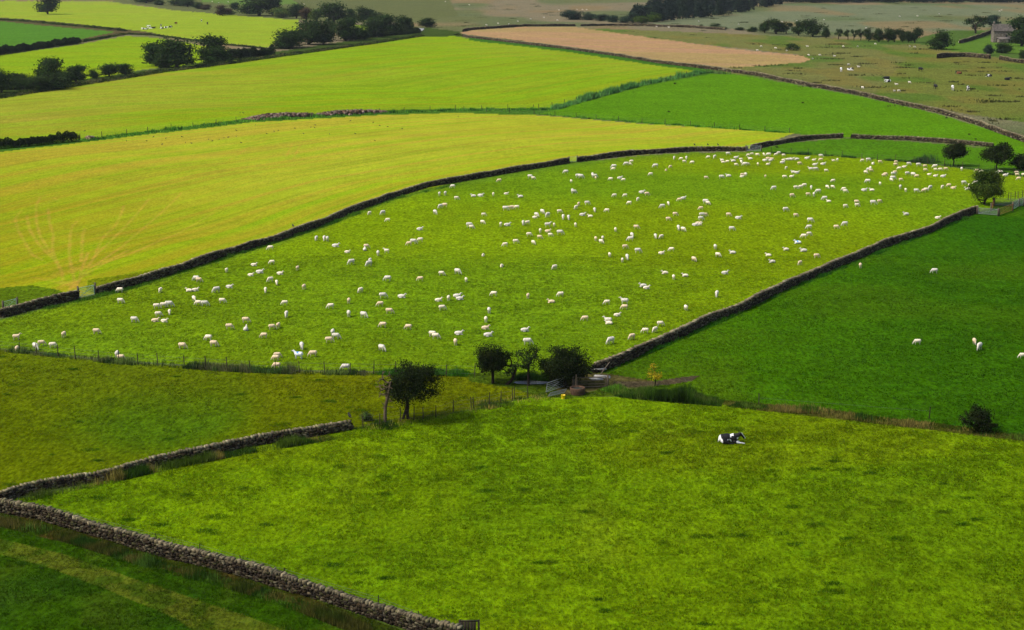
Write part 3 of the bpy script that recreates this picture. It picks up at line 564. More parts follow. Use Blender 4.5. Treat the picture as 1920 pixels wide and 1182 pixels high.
far_tree(801, 52, 28, 17, "small lone dark tree right of the lane end", 'bush', 'dark', 4)
row([(463, 27, 24, 15, 'bush', 'light'), (486, 30, 66, 40), (512, 30, 36, 36), (528, 34, 36, 20, 'bush', 'light'), (556, 35, 30, 29), (575, 38, 26, 23, 'dome', 'brown'), (594, 40, 28, 23, 'dome', 'mid'), (626, 42, 50, 38), (660, 40, 20, 23), (682, 41, 36, 27), (708, 42, 28, 18, 'bush')], "tree in the scrubby row behind the top mown field", "trees behind the top mown field", s0=8)
row([(275, 6, 40, 14), (300, 10, 18, 10, 'bush'), (336, 11, 42, 18), (352, 13, 30, 16), (373, 17, 22, 12, 'bush'), (385, 19, 20, 10, 'bush', 'brown'), (418, 30, 26, 19, 'bush', 'brown'), (434, 28, 20, 10, 'bush', 'light'), (440, 19, 20, 14)], "small far tree at the top edge, left of centre", "far trees at the top edge", s0=2)
row([(1070, 37, 38, 18), (1104, 38, 24, 14), (1128, 40, 26, 13), (1150, 42, 26, 13), (1172, 43, 24, 12)], "round dark bush on the moor left of the wood", "round bushes left of the wood", 'bush', 'blue', 4, "bush", "bush")
row([(1187, 44, 26, 18), (1203, 45, 32, 14, 'bush', 'mid'), (1200, 36, 34, 26), (1226, 42, 26, 17, 'bush', 'mid')], "tree at the left foot of the dark wood", "trees at the foot of the wood", 'dome', 'blue', 6)
row([(1314, 51.5, 9, 5), (1341, 54.5, 20, 10), (1356, 55.5, 16, 5), (1387, 57.5, 16, 6), (1411, 60, 22, 9)], "tiny dark bush along the far bank", "small bushes along the far bank", 'bush', 'dark', 1, "bush", "bush")
row([(1434, 62, 24, 19), (1455, 64, 38, 27), (1474, 63.5, 22, 21, 'open'), (1497, 67, 24, 26), (1524, 69, 40, 31), (1549, 72, 16, 21, 'tall'), (1572, 74, 15, 20, 'open'), (1590, 75, 15, 19, 'open'), (1601, 76, 15, 21, 'open'), (1614, 76, 15, 21, 'open')], "tree on the moor edge, left part of the hawthorn row", "left part of the moor edge row", 'tall', 'dark', 3)
row([(1629, 78, 18, 23), (1648, 79, 22, 25), (1665, 79, 20, 25), (1677, 79, 20, 23), (1692, 79.5, 16, 25), (1703, 80, 16, 20), (1715, 80.5, 26, 27)], "dark hawthorn in the close row left of the barn meadow", "close hawthorn row left of the barn meadow", 'tall', 'dark', 7)
far_tree(1762, 93, 42, 34, "bushy dark tree alone between hawthorn row and barn", 'bush', 'dark', 5)
far_tree(1829, 63, 42, 33, "ragged dark tree left of the barn above the wall", 'open', 'dark', 3)
far_tree(1861, 53, 34, 24, "grey green tree just behind the barn roof", 'dome', 'blue', 3)
far_tree(1915, 87, 52, 55, "big dark tree at right edge in front of barn", 'dome', 'dark', 4)
far_tree(1880, 100, 32, 19, "low dark bush below the barn wall", 'bush', 'dark', 8, "bush", "bush")
far_tree(1852, 104, 18, 19, "small grey bush below left of the barn", 'tall', 'blue', 8, "bush", "bush")
far_tree(1919, 110, 18, 15, "dark bush at right edge behind the tumbled wall", 'bush', 'dark', 10, "bush", "bush")
# the far wood: one mass of dark conifers and broadleaves
rs = np.random.RandomState(77); WV, WF, WC = [], [], []; n0 = 0
def wood_spots():
    out = []
    for _ in range(4000):
        x = rs.uniform(1185, 2050); y = rs.uniform(-60, 44)
        lim = np.interp(x, [1185, 1250, 1360, 1400, 1440, 1480, 1600, 2050], [44, 41, 30, 22, 13, 7, 7, 7])
        top = np.interp(x, [1185, 1240, 1300, 1400, 2050], [34, 18, -20, -60, -60])
        if y < lim and y > top and rs.rand() < .5: out.append((x, y))
    for _ in range(230): out.append((rs.uniform(1460, 2050), rs.uniform(2.5, 6.5)))
    for _ in range(60): out.append((rs.uniform(1215, 1460), float(np.interp(rs.uniform(1215, 1460), [1215, 1460], [41, 10]))))
    out = [(x, min(y, float(np.interp(x, [1185, 1250, 1360, 1400, 1440, 1480, 1600, 2050], [44, 41, 30, 22, 13, 7, 7, 7])))) for x, y in out]
    return out
for x, y in wood_spots():
    yy = max(y, -6); P = at(x, yy)
    if y < -6: P = P + Vector((P.x, P.y, 0)).normalized() * (-6 - y) * 9; P.z = ground_z(P.x, P.y)
    hh = rs.uniform(6, 9); ww = rs.uniform(4.5, 7); n = 420
    d = rs.randn(n, 3); d /= np.linalg.norm(d, axis=1, keepdims=True); zz = np.abs(d[:, 2]) ; prof = np.sqrt(np.clip(1 - zz ** 1.6, 0, 1)) * .8 + .15
    cen = np.stack([d[:, 0] * prof * ww / 2, d[:, 1] * prof * ww / 2, (.1 + .9 * zz) * hh * (.8 + .25 * rs.rand(n))], -1)
    V, Fq = leaf_quads(cen + np.array(P), .75, rs, .4, d); WV.append(V); WF.append(Fq + n0); n0 += len(V)
    WC.append(np.repeat(np.array(lin(*[(36, 48, 40), (30, 44, 36), (42, 56, 40)][rs.randint(3)])) * (.7 + .6 * rs.rand(n, 1)), 4, 0))
link("far_wood", mesh("far_wood", np.vstack(WV), np.vstack(WF), M_LEAF, np.vstack(WC)), kind="stuff", label="dark mass of woodland along the top right edge")
# hedges and rough strips
def strip(P, w_, h_, per_m, lsize, cols, seed, bump=.45, top=.5, vert=False, bl=6, dense=False):
    rs = np.random.RandomState(seed); X, Y, Z, tx, ty, S = path_w(P, .5); n = int(S[-1] * per_m); s = rs.rand(n) * S[-1]
    hh = h_ * (1 - bump + 2 * bump * vnoise(s / (h_ * 1.3 + .3), s * 0, seed)) * (.8 + .4 * vnoise(s / (h_ * .35 + .1), s * 0, seed + 1))
    off = (rs.rand(n) - .5) * w_; sect = np.sqrt(np.clip(1 - (off / w_ * 2) ** 2 * .8, .05, 1)); z = hh * sect * rs.rand(n) ** top
    x = np.interp(s, S, X) - np.interp(s, S, ty) * off; y = np.interp(s, S, Y) + np.interp(s, S, tx) * off
    C_ = np.array([lin(*c_) for c_ in cols]); pick = C_[np.clip((vnoise(s / bl, off / 2, seed + 3) * len(cols) * 1.1 + rs.rand(n) * .6 - .3).astype(int), 0, len(cols) - 1)]
    col = pick * (.65 + .7 * rs.rand(n, 1))
    if vert:      # upright blades rooted in the ground
        hh = hh * np.clip(np.minimum(s, S[-1] - s) / 1.8, .15, 1)
        col = col * 1.5 * (.5 + 1.0 * rs.rand(n, 1)); kp = rs.rand(n) < (1 if dense else 0) + smooth(.3, .62, vnoise(s / 2.3, off * 0, seed + 9)) * .85 + .15; s, off, hh, x, y, col = s[kp], off[kp], hh[kp] * (1 if dense else (.55 + .7 * vnoise(s[kp] / 1.9, off[kp] * 0, seed + 11))), x[kp], y[kp], col[kp]; n = len(s)
        g = hgt(x, y); hb = hh * (.5 + .6 * rs.rand(n)); a = rs.rand(n) * 6.28; lx = (rs.randn(n)) * .18 * hb; ly = rs.randn(n) * .18 * hb; wd = lsize
        V = np.stack([np.stack([x - np.cos(a) * wd, y - np.sin(a) * wd, g - .03], -1), np.stack([x + np.cos(a) * wd, y + np.sin(a) * wd, g - .03], -1), np.stack([x + lx, y + ly, g + hb], -1)], 1).reshape(-1, 3)
        Fq = np.arange(n * 3).reshape(n, 3); return V, Fq, np.repeat(col, 3, 0)
    V, Fq = leaf_quads(np.stack([x, y, hgt(x, y) + z], -1), lsize, rs, .5); return V, Fq, np.repeat(col, 4, 0)
def hedge(P, w_, h_, per_m, lsize, cols, seed, name, label=None, cat=None, kind=None, group=None, **kw):
    V, Fq, C_ = strip(P, w_, h_, per_m, lsize, cols, seed, **kw); org = V[0].copy()
    return link(name, mesh(name, V - org, Fq, M_GRASS if kw.get('vert') else M_LEAF, C_), loc=org, label=label, cat=cat, kind=kind, group=group)
DK = [(34, 46, 18), (42, 56, 22), (52, 66, 28), (36, 50, 20)]
hedge([(-50, 284), (0, 279), (60, 274), (100, 269), (146, 265)], 1.8, 1.75, 620, .24, DK, 41, "hedge", "dark clipped hedge at the left edge above the yellow field", "hedge", bump=.25)
hedge([(-50, 112), (0, 103), (60, 94), (100, 88), (148, 82)], 2.5, 2.7, 420, .42, DK, 42, "hedge", "dark hedge under the small dark green field at the top left", "hedge", bump=.25)
hedge([(418, 114), (450, 111), (480, 107), (513, 104)], 2.5, 3.4, 420, .42, DK, 43, "hedge", "dark hedge between the big tree clump and the copse", "hedge", bump=.3)
hedge([(650, 76), (690, 71), (740, 66), (785, 62)], 3, 1.8, 300, .4, DK + [(60, 64, 34)], 44, "hedge", "low dark hedge at the foot of the copse near the lane", "hedge", bump=.3)
BK = [(58, 70, 28), (74, 88, 32), (48, 62, 26), (92, 92, 54)]
bank = [([(-50, 190), (0, 184), (60, 174), (150, 160), (240, 146), (300, 136), (420, 121), (520, 107), (620, 93), (700, 82), (790, 68)], 3.5, .8), ([(-20, 37), (50, 41), (100, 46), (180, 53), (235, 59)], 2.5, .9), ([(150, 80), (235, 65), (285, 66)], 2.5, .7), ([(285, 66), (350, 75), (420, 84), (500, 92)], 2, .5), ([(855, 66), (900, 71), (980, 80)], 2, .5)]
VV, FF, CC = [], [], []; n0 = 0
for i, (P, a, b) in enumerate(bank):
    V, Fq, C_ = strip(P, a, b, 110, .4, BK, 50 + i); VV.append(V); FF.append(Fq + n0); n0 += len(V); CC.append(C_)
link("bank_scrub", mesh("bank_scrub", np.vstack(VV), np.vstack(FF), M_LEAF, np.vstack(CC)), kind="stuff")
def grass_mix(name, items, label=None):
    VV, FF, CC = [], [], []; n0 = 0
    for i, (P, a, b, per, ls, cols) in enumerate(items):
        V, Fq, C_ = strip(P, a, b, per, ls, cols, 60 + i + len(name), vert=True, bl=2.5, dense=name == 'rushes'); VV.append(V); FF.append(Fq + n0); n0 += len(V); CC.append(C_)
    link(name, mesh(name, np.vstack(VV), np.vstack(FF), M_GRASS, np.vstack(CC)), kind="stuff", label=label)
GR = [(50, 96, 22), (66, 118, 30), (84, 128, 40), (44, 84, 26)]
grass_mix("tall_grass", [
    ([(150, 264), (300, 246), (470, 227), (720, 212), (860, 207), (1000, 206), (1040, 206)], 3.5, .7, 60, .1, GR),
    ([(1036, 206), (1100, 187), (1200, 160), (1320, 137)], 2.6, 1.3, 140, .1, [(60, 104, 46), (74, 120, 56), (84, 124, 60)]),
    ([(1000, 214), (1200, 230), (1480, 250)], 1.5, .5, 50, .08, GR),
    ([(1320, 137), (1345, 138), (1370, 140)], 4, 1.3, 160, .12, [(60, 100, 40), (90, 116, 60)]),
    ([(1440, 287), (1560, 293), (1700, 304), (1760, 309), (1850, 322), (1930, 332)], 1.5, .55, 90, .06, [(40, 70, 26), (60, 96, 30), (34, 54, 22)]),
    ([(1715, 301), (1740, 304), (1756, 307)], 3, 1.3, 300, .08, [(44, 66, 34), (56, 80, 40)]),
    ([(1660, 300), (1672, 301)], 2, 1.2, 300, .08, [(40, 60, 30)]),
], )
grass_mix("rushes", [
    ([(1160, 738), (1200, 744), (1250, 748), (1300, 753), (1355, 757)], 2.0, 1.0, 1300, .03, [(44, 66, 16), (36, 56, 14), (56, 84, 22), (74, 92, 34)]),
    ([(1130, 728), (1160, 736), (1190, 742)], 1.4, .7, 500, .03, [(58, 96, 22), (80, 120, 30), (110, 110, 50)]),
    ([(700, 698), (760, 702), (820, 700), (890, 703)], 1.8, .45, 420, .03, [(36, 76, 14), (50, 96, 18), (60, 100, 30)]),
    ([(960, 708), (1000, 711), (1040, 713)], 1.6, .8, 500, .03, [(36, 60, 14), (28, 50, 12)]),
], "dark tall rushes on wet ground")
FB = [(52, 76, 28), (66, 92, 40), (84, 88, 52), (44, 64, 26), (96, 116, 50)]
grass_mix("rough_grass", [
    ([(0, 656), (60, 662), (130, 670), (220, 680), (340, 688), (470, 696), (560, 699), (700, 701)], 1.5, .62, 260, .03, FB),
    ([(664, 806), (730, 796), (800, 785), (880, 768), (1000, 746), (1060, 744)], 2.0, .35, 220, .03, [(70, 96, 20), (120, 116, 50), (60, 80, 24), (140, 128, 60)]),
    ([(680, 806), (700, 803), (725, 799), (770, 793)], 2.4, .45, 300, .03, [(50, 78, 20), (36, 60, 16)]),
    ([(1357, 757), (1450, 768), (1540, 772), (1620, 786), (1700, 796), (1800, 806), (1920, 822), (1990, 830)], 1.8, .42, 330, .03, [(60, 84, 22), (120, 108, 54), (104, 98, 44), (44, 68, 20), (80, 104, 30)]),
    ([(30, 940), (200, 903), (300, 880), (380, 864), (470, 846), (560, 832), (640, 818)], 1.3, .55, 420, .025, [(70, 92, 24), (44, 70, 18), (120, 110, 50), (84, 96, 40), (60, 80, 20)]),
    ([(-40, 974), (75, 994), (180, 1026), (305, 1066), (430, 1096), (540, 1130), (650, 1172), (750, 1206)], 1.4, .5, 620, .022, [(54, 66, 20), (72, 72, 28), (40, 66, 16), (66, 96, 30), (88, 84, 38)]),
    ([(40, 590), (145, 566), (240, 543), (440, 479), (600, 428), (740, 374), (860, 345)], 1.0, .35, 120, .03, [(70, 108, 26), (50, 90, 20)]),
    ([(1130, 700), (1220, 660), (1360, 599), (1500, 535), (1700, 454), (1820, 407)], .8, .3, 140, .03, [(40, 86, 14), (56, 100, 20)]),
], "rough grass and weeds along walls and fences")

# ---------------------------------------------------------------- grass tufts in the near fields
rs = np.random.RandomState(5); T = []
def scatter(n, px0, px1, py0, py1, names_, hmin, hmax, clumpy, k, wd):
    # even over the ground: more candidates where a row of the photograph covers more ground
    Yq = 1 / np.sqrt(rs.uniform(1 / (py1 + 100) ** 2, 1 / (py0 + 100) ** 2, n)) - 100; Xq = rs.uniform(px0, px1, n)
    x, y, z = at_np(Xq, Yq); C_, P_, I_ = field_cols(Xq, Yq, x, y)
    ok = np.isin(I_, [names.index(q) for q in names_])
    den = vnoise(x / 1.1, y / 1.1, 90) * .6 + vnoise(x / 4, y / 4, 91) * .4; ok &= rs.rand(n) < (1 - clumpy + clumpy * smooth(.35, .7, den) * 1.6)
    x, y, z, C_, den = x[ok], y[ok], z[ok], C_[ok], den[ok]; m = len(x)
    hh = (hmin + (hmax - hmin) * rs.rand(m) ** 2) * (.7 + .6 * smooth(.4, .8, den))
    tint = (.5 + 1.05 * rs.rand(m, 1)) * (1 + np.array([.18, 0, .5]) * rs.randn(m, 1) * .8); C_ = np.clip(C_ * tint * 1.02, .001, 1)
    out = []
    for q in range(k):
        a = rs.rand(m) * 6.28; r = rs.rand(m) * .5 * hh; bx, by = x + np.cos(a) * r * .4, y + np.sin(a) * r * .4; r2_ = hh * rs.uniform(.5, 1.5, m); tx_, ty_ = x + np.cos(a) * r2_, y + np.sin(a) * r2_; b = a + 1.57
        out.append(np.stack([np.stack([bx - np.cos(b) * wd, by - np.sin(b) * wd, z - .03], -1), np.stack([bx + np.cos(b) * wd, by + np.sin(b) * wd, z - .03], -1), np.stack([tx_, ty_, z + hh * (.35 + .65 * rs.rand(m))], -1)], 1).reshape(-1, 3))
        T.append((out[-1], np.repeat(C_ * (.85 + .3 * rs.rand(m, 1)), 3, 0)))
scatter(190000, -60, 1990, 760, 1240, ['p11', 'p12', 'verge', 'rbank', 'path'], .06, .19, .6, 4, .032)
scatter(150000, -60, 1990, 480, 830, ['p8', 'p9', 'p10', 'p11', 'ditch'], .06, .17, .75, 3, .05)
# lush dung-patch tussocks
nt_ = 520; Yq = 1 / np.sqrt(rs.uniform(1 / 1290 ** 2, 1 / 760 ** 2, nt_)) - 100; Xq = rs.uniform(-40, 1960, nt_); x, y, z = at_np(Xq, Yq); C_, P_, I_ = field_cols(Xq, Yq, x, y)
ok = np.isin(I_, [names.index(q) for q in ('p11', 'p9', 'p12')]); spots = np.stack([x, y], 1)[ok][:110]
NAMED = [(385, 996), (912, 921), (405, 970), (352, 929), (185, 934), (1390, 1005), (1770, 960), (625, 1060), (722, 1085), (1030, 1055), (1470, 1090), (300, 985), (240, 975), (60, 1002), (820, 900), (1100, 960), (1250, 850), (1530, 880), (1680, 1010), (1560, 1110), (1380, 806), (1352, 828)]
spots = np.vstack([spots, [(at(a, b).x, at(a, b).y) for a, b in NAMED]])
for i, (sx, sy) in enumerate(spots):
    m = rs.randint(30, 220) if i < len(spots) - len(NAMED) else 260; rr = math.sqrt(m) * .03 * rs.uniform(.8, 1.3); a = rs.rand(m) * 6.28; r = np.sqrt(rs.rand(m)) * rr
    x = sx + np.cos(a) * r * 1.6; y = sy + np.sin(a) * r; z = hgt(x, y); hh = rs.uniform(.06, .17, m) * (1.2 - r / rr * .8); b = rs.rand(m) * 6.28; wd = .03
    V = np.stack([np.stack([x - np.cos(b) * wd, y - np.sin(b) * wd, z - .03], -1), np.stack([x + np.cos(b) * wd, y + np.sin(b) * wd, z - .03], -1), np.stack([x + rs.randn(m) * .16, y + rs.randn(m) * .16, z + hh], -1)], 1).reshape(-1, 3)
    base_ = A(*[(72, 118, 14), (84, 126, 14), (66, 110, 18), (100, 134, 16)][rs.randint(4)]) * 1.1; T.append((V, np.repeat(base_ * (.6 + .7 * rs.rand(m, 1)), 3, 0)))
V = np.vstack([q[0] for q in T]); C_ = np.vstack([q[1] for q in T])
link("grass", mesh("grass", V, np.arange(len(V)).reshape(-1, 3), M_GRASS, C_), kind="stuff", label="short green pasture grass of the near fields")
# rush clumps of the rough moor
VV, CC = [], []
for i in range(420):
    Y_ = rs.uniform(2, 235); X_ = rs.uniform(800, 1980); C1, P1, I1 = field_cols(np.array([X_]), np.array([Y_]), *[np.array([q]) for q in (at(X_, Y_).x, at(X_, Y_).y)])
    nm = names[int(I1[0])]
    if not nm.startswith('moor'): continue
    P = at(X_, Y_); n = rs.randint(12, 50); L_ = rs.uniform(.6, 2.6); dx = rs.randn(n) * L_; dy = rs.randn(n) * L_ * .5; x = P.x + dx; y = P.y + dy; z = hgt(x, y); hh = rs.uniform(.15, .6, n); b = rs.rand(n) * 6.28; wd = .22
    VV.append(np.stack([np.stack([x - np.cos(b) * wd, y - np.sin(b) * wd, z - .05], -1), np.stack([x + np.cos(b) * wd, y + np.sin(b) * wd, z - .05], -1), np.stack([x + rs.randn(n) * .2, y + rs.randn(n) * .2, z + hh], -1)], 1).reshape(-1, 3))
    CC.append(np.repeat(A(*[(92, 98, 52), (104, 104, 62), (74, 86, 44), (112, 114, 62)][rs.randint(4)]) * (.6 + .6 * rs.rand(n, 1)), 3, 0))
V = np.vstack(VV); link("moor_rushes", mesh("moor_rushes", V, np.arange(len(V)).reshape(-1, 3), M_GRASS, np.vstack(CC)), kind="stuff", label="dark rush clumps scattered over the rough moor")

SHEEP_TXT = """225 543 CgL;301 543 CgF;226 563 CgR;294 573 CgR;307 571 CgR;317 569 WgR;297 588 CgR;318 584 CgF;252 598 WgR;181 620 TgR;120 626 TgB;31 631 TsR;67 648 Wg1;78 642 TgR;99 646 CgR;32 653 TgB;220 663 WgB;227 669 TgR;291 600 TlR;308 601 ClR
507 464 CgL;510 491 CgL;476 496 ClR;425 506 CgB;487 509 WlR;470 515 ClR;558 502 TgB;525 512 ClR;507 523 Cg3;519 529 CgF;368 521 WgL;373 524 TgR;570 537 TgB;498 543 CgF;406 542 Wg3;430 537 WlR;355 544 ClL;366 543 ClR;364 559 Cg1;372 567 CgL;384 568 WgR;417 563 CgR;534 567 CgL;620 573 CgL;537 588 WgF;461 599 TgR;430 611 TgR;461 616 WlB;510 612 TgR;522 609 TgB;495 628 TgL;391 632 CgL;401 643 TgR;342 647 TgR;624 622 WgB;630 629 WgR;617 636 TgR;566 647 WgF;560 665 MsL;587 662 TgL;520 665 TgR;517 670 TgL;519 684 TgL
593 446 WgF;608 446 WgF;614 447 WgB;629 460 WlR;787 429 WlR;687 461 TgR;684 467 WlB;651 472 ClR;709 474 WgB;725 470 CsL;767 456 TgL;775 452 WgR;788 449 CgL;659 490 Wg3;694 488 WgB;692 493 Wg3;906 478 ClF;858 508 Wg1;828 512 CgR;874 524 CgB;727 521 WgL;788 522 TgL;676 543 Cg3;718 553 WgR;753 555 WlR;654 563 TgB;713 569 TgL;822 562 ClR;841 558 CgB;857 554 WlR;862 559 WlR;829 576 CgR;926 550 CgL;917 581 WgB;654 587 WgB;682 589 Wg1;730 582 TgR;718 608 TgL;766 612 TgL;911 598 CgB;910 614 TlR;811 625 CgR;817 629 CgR;860 624 WlR;854 640 TgB;915 627 WlR;716 651 Wg1;648 687 WgL
990 554 TgB;1051 551 CgL;1034 565 TlL;1138 566 CgL;1171 564 WsL;1171 575 TgL;1097 596 TgL;1157 590 ClR;1140 600 WsL;1142 605 ClL;984 618 WlR;989 639 WgR;1145 637 Wg3;1185 630 Tg3;1210 619 CgL;1228 617 Cg3;1238 606 CgR;1206 535 WlL;1212 539 ClR
1229 442 WgF;1240 443 Cg3;1272 426 WgF;1281 429 Cg1;1259 467 CgL;1240 474 ClR;1341 462 WgB;1346 477 Cg1;1374 473 WlL;1301 485 Tg1;1247 511 ClL;1263 519 CgB;1285 516 ClL;1359 511 WlR;1344 550 WgF;1286 576 CgB;1372 428 WgR;1441 478 ClL;1448 490 WlL;1474 467 ClL;1496 454 MlL;1507 442 CgL;1507 469 WlL;1500 492 Tg3
947 458 CgL;967 452 CgR;992 439 CgR;1013 432 CgB;1000 454 Cg1;1012 444 TgR;1027 433 TlR;1032 440 CgR;1050 435 WgR;1154 430 CgB;1193 425 TgR;1117 447 TgB;1130 446 CgB;1127 452 Cg1;1185 440 WgF;1182 447 WgL;1172 462 TgR;1196 469 WgR;1143 477 CgB;1176 481 WgF;1167 487 CgB;1040 500 Cg3;941 498 ClF
693 399 Cg3;718 398 Wg3;727 412 CgL;816 397 Wg1;826 386 Wg3;834 384 TgL;824 363 WgB;835 362 WgB;856 371 CgR;849 349 WgL
936 338 TgL;994 330 WgR;1000 332 CgR;1061 321 WgL;1071 338 CgB;1084 329 WgR;1089 330 WgR;888 367 WlL;901 366 WlR;925 364 CgB;949 363 ClR;976 368 WlL;1073 357 WgB;1076 359 WgR;948 390 WgR;956 389 TgR;960 388 TgL;969 388 CgL;907 402 CgR;905 416 Cg1;880 421 WgR;884 425 CgR;939 420 CgB;951 421 WlR;981 417 WgF;989 417 Cg3;1006 402 Wg1;1003 407 ClR;1017 396 Wg1;1027 402 Wg3;1049 396 CgR;1056 406 WgF;1066 407 WgF;1085 382 TgB;1080 388 Cg3;1101 380 WgR;1092 402 WlR;1027 421 WsR;1039 421 CgB;1079 421 CgB
1151 311 WgL;1150 315 CgL;1174 306 WgL;1184 301 CgL;1181 306 CgR;1229 310 WgL;1264 295 WgF;1277 296 CgL;1287 295 WgF;1283 301 CgR;1298 303 CgL;1257 311 Tg3;1249 318 TlF;1220 325 CgL;1111 327 WgF;1115 329 WgR;1117 332 TgB;1145 334 CgL;1162 333 WlR;1169 335 CgL;1203 360 WlR;1213 363 TgR;1152 366 CgL;1172 366 CgL;1196 373 Cg3;1180 380 CgL;1274 374 TgL;1281 371 WlR;1242 386 WgL;1253 381 CgF;1115 393 WgF;1138 394 CgL;1107 405 ClL;1266 401 TgR;1253 410 TgR
1328 293 CgL;1340 293 Wg3;1365 287 WgR;1403 289 CgL;1410 287 CgR;1420 289 CgR;1432 288 CgF;1441 289 WgL;1455 288 CgL;1460 286 WgL;1469 289 CgR;1380 295 WlR;1389 297 CgR;1354 299 ClL;1356 303 ClL;1364 301 CgL;1375 301 WlL;1390 303 WgF;1380 307 CgR;1397 307 WgL;1402 306 CgR;1407 297 WlL;1421 306 CgB;1440 307 ClR;1434 300 WlR;1440 296 TgR;1447 297 TgR;1444 300 WlR;1469 299 ClR;1478 298 WlR;1484 298 WlR;1467 304 WlR;1494 298 WlL;1499 305 TgR;1513 296 WlR;1526 299 ClR;1528 308 WlR;1474 313 Cg3;1520 316 WsL;1529 316 WgR;1488 322 WlL;1494 323 WlR;1392 326 TgR;1398 326 WgB;1391 330 ClR;1324 331 TgR;1353 331 WgR;1366 329 WlL;1435 329 TgB;1471 330 CgR;1484 330 ClR;1451 352 WgL;1492 351 CgR;1501 350 CgL;1508 347 CgL;1521 351 WgF;1534 358 WgL;1526 364 WgB;1515 364 TgR;1485 366 TgR;1323 377 WgR;1327 380 Cg1;1314 390 TgL;1316 402 WgR;1322 402 TgR;1314 409 WgR;1366 402 TgR;1384 408 WlR;1473 392 WgR;1492 403 TgR;1519 412 WgR;1309 418 TlR;1303 421 WlR;1311 420 ClR;1517 425 WgL;1517 438 CgR;1531 479 TgR
1539 291 WgR;1539 298 TgL;1543 307 WlR;1549 318 CgR;1563 300 ClL;1570 299 WgB;1562 337 CgL;1551 350 Cg1;1561 350 Cg1;1546 371 WgL;1554 377 ClL;1582 354 CgL;1585 358 CgR;1585 386 CgR;1606 378 TgR;1607 384 CgR;1637 379 WgR;1649 377 TgR;1617 299 CgL;1628 299 WgR;1637 306 WlF;1650 302 TgR;1632 313 CgB;1629 317 WgL;1623 321 Cg1;1633 318 TgR;1627 339 WgL;1650 344 CgB;1620 356 WlR;1635 356 ClL;1660 325 TgR;1657 327 TgR;1680 302 TgR;1679 307 TgR;1686 314 CgL;1695 312 ClR;1704 306 WgR;1722 308 WgR;1678 321 TgR;1675 325 WgR;1674 333 WgR;1671 335 Cg1;1689 335 TgR;1701 324 WgR;1712 326 Wg1;1719 328 TgL;1688 350 WgB;1698 356 CgB;1718 357 WgR;1699 401 WlL;1568 425 TgR;1584 419 WgL
1734 310 TgR;1735 317 TgR;1753 311 WgL;1754 316 CgR;1763 316 CgR;1773 315 TgR;1803 316 WgB;1831 318 TgL;1840 320 CgL;1868 324 WgL;1876 321 ClL;1885 328 WlR;1906 322 TgR;1907 326 TgR;1910 333 TgL;1919 326 CgR;1742 326 ClR;1754 329 ClR;1768 330 WlR;1807 342 WgR;1817 347 CgB;1814 354 WlL;1829 342 WgL;1732 357 TgL;1736 355 CgR;1744 351 Wg3;1767 350 Cg3;1779 347 TgL;1787 352 TlR;1758 408 ClR
1613 497 TgB;1752 507 WgL;1720 640 CgL;1827 639 TgF;1836 648 Wg3;1917 666 CgL
"""
FAR_TXT = """1427 87;1420 94;1454 90;1475 95;1484 92;1514 87;1516 103;1524 110;1537 103;1565 105;1581 87;1608 87;1591 121;1610 125;1617 164;1494 39;1517 38;1545 37;1466 41;1385 46;1624 53;1687 31;1720 30;1761 26;1874 21;1878 19;1641 82;1706 87;1715 88;1681 158;1705 154;1677 170;1685 170;1799 79;1048 19;1082 18;1092 18;1100 18;934 44;954 45;995 36;971 40;1045 38;1067 46;1231 50;1254 51;398 3;410 5;428 4;570 8;1020 33;1310 40;912 47;880 9;835 3
"""
HAZE = 0.00004
ADDED_SHADE_CLOUDS = [(160, 108, 105, 92, 650, 1), (-155, 72, 98, 56, 650, 2)]

# ---------------------------------------------------------------- animals
def organic(parts, voxel, name, colf, material, smooth_it=2):
    """solids melted into one continuous skin; parts: ('e', centre, radii, yrot) or ('t', a, b, ra, rb)"""
    bm = bmesh.new()
    for q in parts:
        if q[0] == 'e':
            M = Matrix.Translation(q[1]) @ Matrix.Rotation(q[3] if len(q) > 3 else 0, 4, 'Y') @ Matrix.Diagonal((*q[2], 1))
            bmesh.ops.create_uvsphere(bm, u_segments=20, v_segments=12, radius=1, matrix=M)
        else:
            a, b = Vector(q[1]), Vector(q[2]); d = b - a
            M = Matrix.Translation((a + b) / 2) @ d.to_track_quat('Z', 'Y').to_matrix().to_4x4()
            bmesh.ops.create_cone(bm, cap_ends=True, segments=12, radius1=q[3], radius2=q[4], depth=d.length, matrix=M)
            for c_, r in ((a, q[3]), (b, q[4])): bmesh.ops.create_uvsphere(bm, u_segments=12, v_segments=8, radius=r, matrix=Matrix.Translation(c_))
    me = bpy.data.meshes.new(name + "_raw"); bm.to_mesh(me); bm.free()
    o = bpy.data.objects.new("tmp", me); COL.objects.link(o)
    r = o.modifiers.new("r", 'REMESH'); r.mode = 'VOXEL'; r.voxel_size = voxel
    s_ = o.modifiers.new("s", 'SMOOTH'); s_.iterations = smooth_it; s_.factor = .5
    dg = bpy.context.evaluated_depsgraph_get(); out = bpy.data.meshes.new_from_object(o.evaluated_get(dg)); bpy.data.objects.remove(o); bpy.data.meshes.remove(me)
    out.name = name; V = np.empty(len(out.vertices) * 3, np.float32); out.vertices.foreach_get("co", V); V = V.reshape(-1, 3)
    c = np.ones((len(V), 4), np.float32); c[:, :3] = colf(V); a = out.color_attributes.new("col", 'FLOAT_COLOR', 'POINT'); a.data.foreach_set("color", c.ravel())
    out.polygons.foreach_set("use_smooth", np.ones(len(out.polygons), bool)); out.materials.clear(); out.materials.append(material); out.update(); return out
LEGS = [('t', (x, y, .46), (x + dx, y, .02), .065, .032) for x, dx in ((.27, .02), (-.3, -.03)) for y in (-.11, .11)]
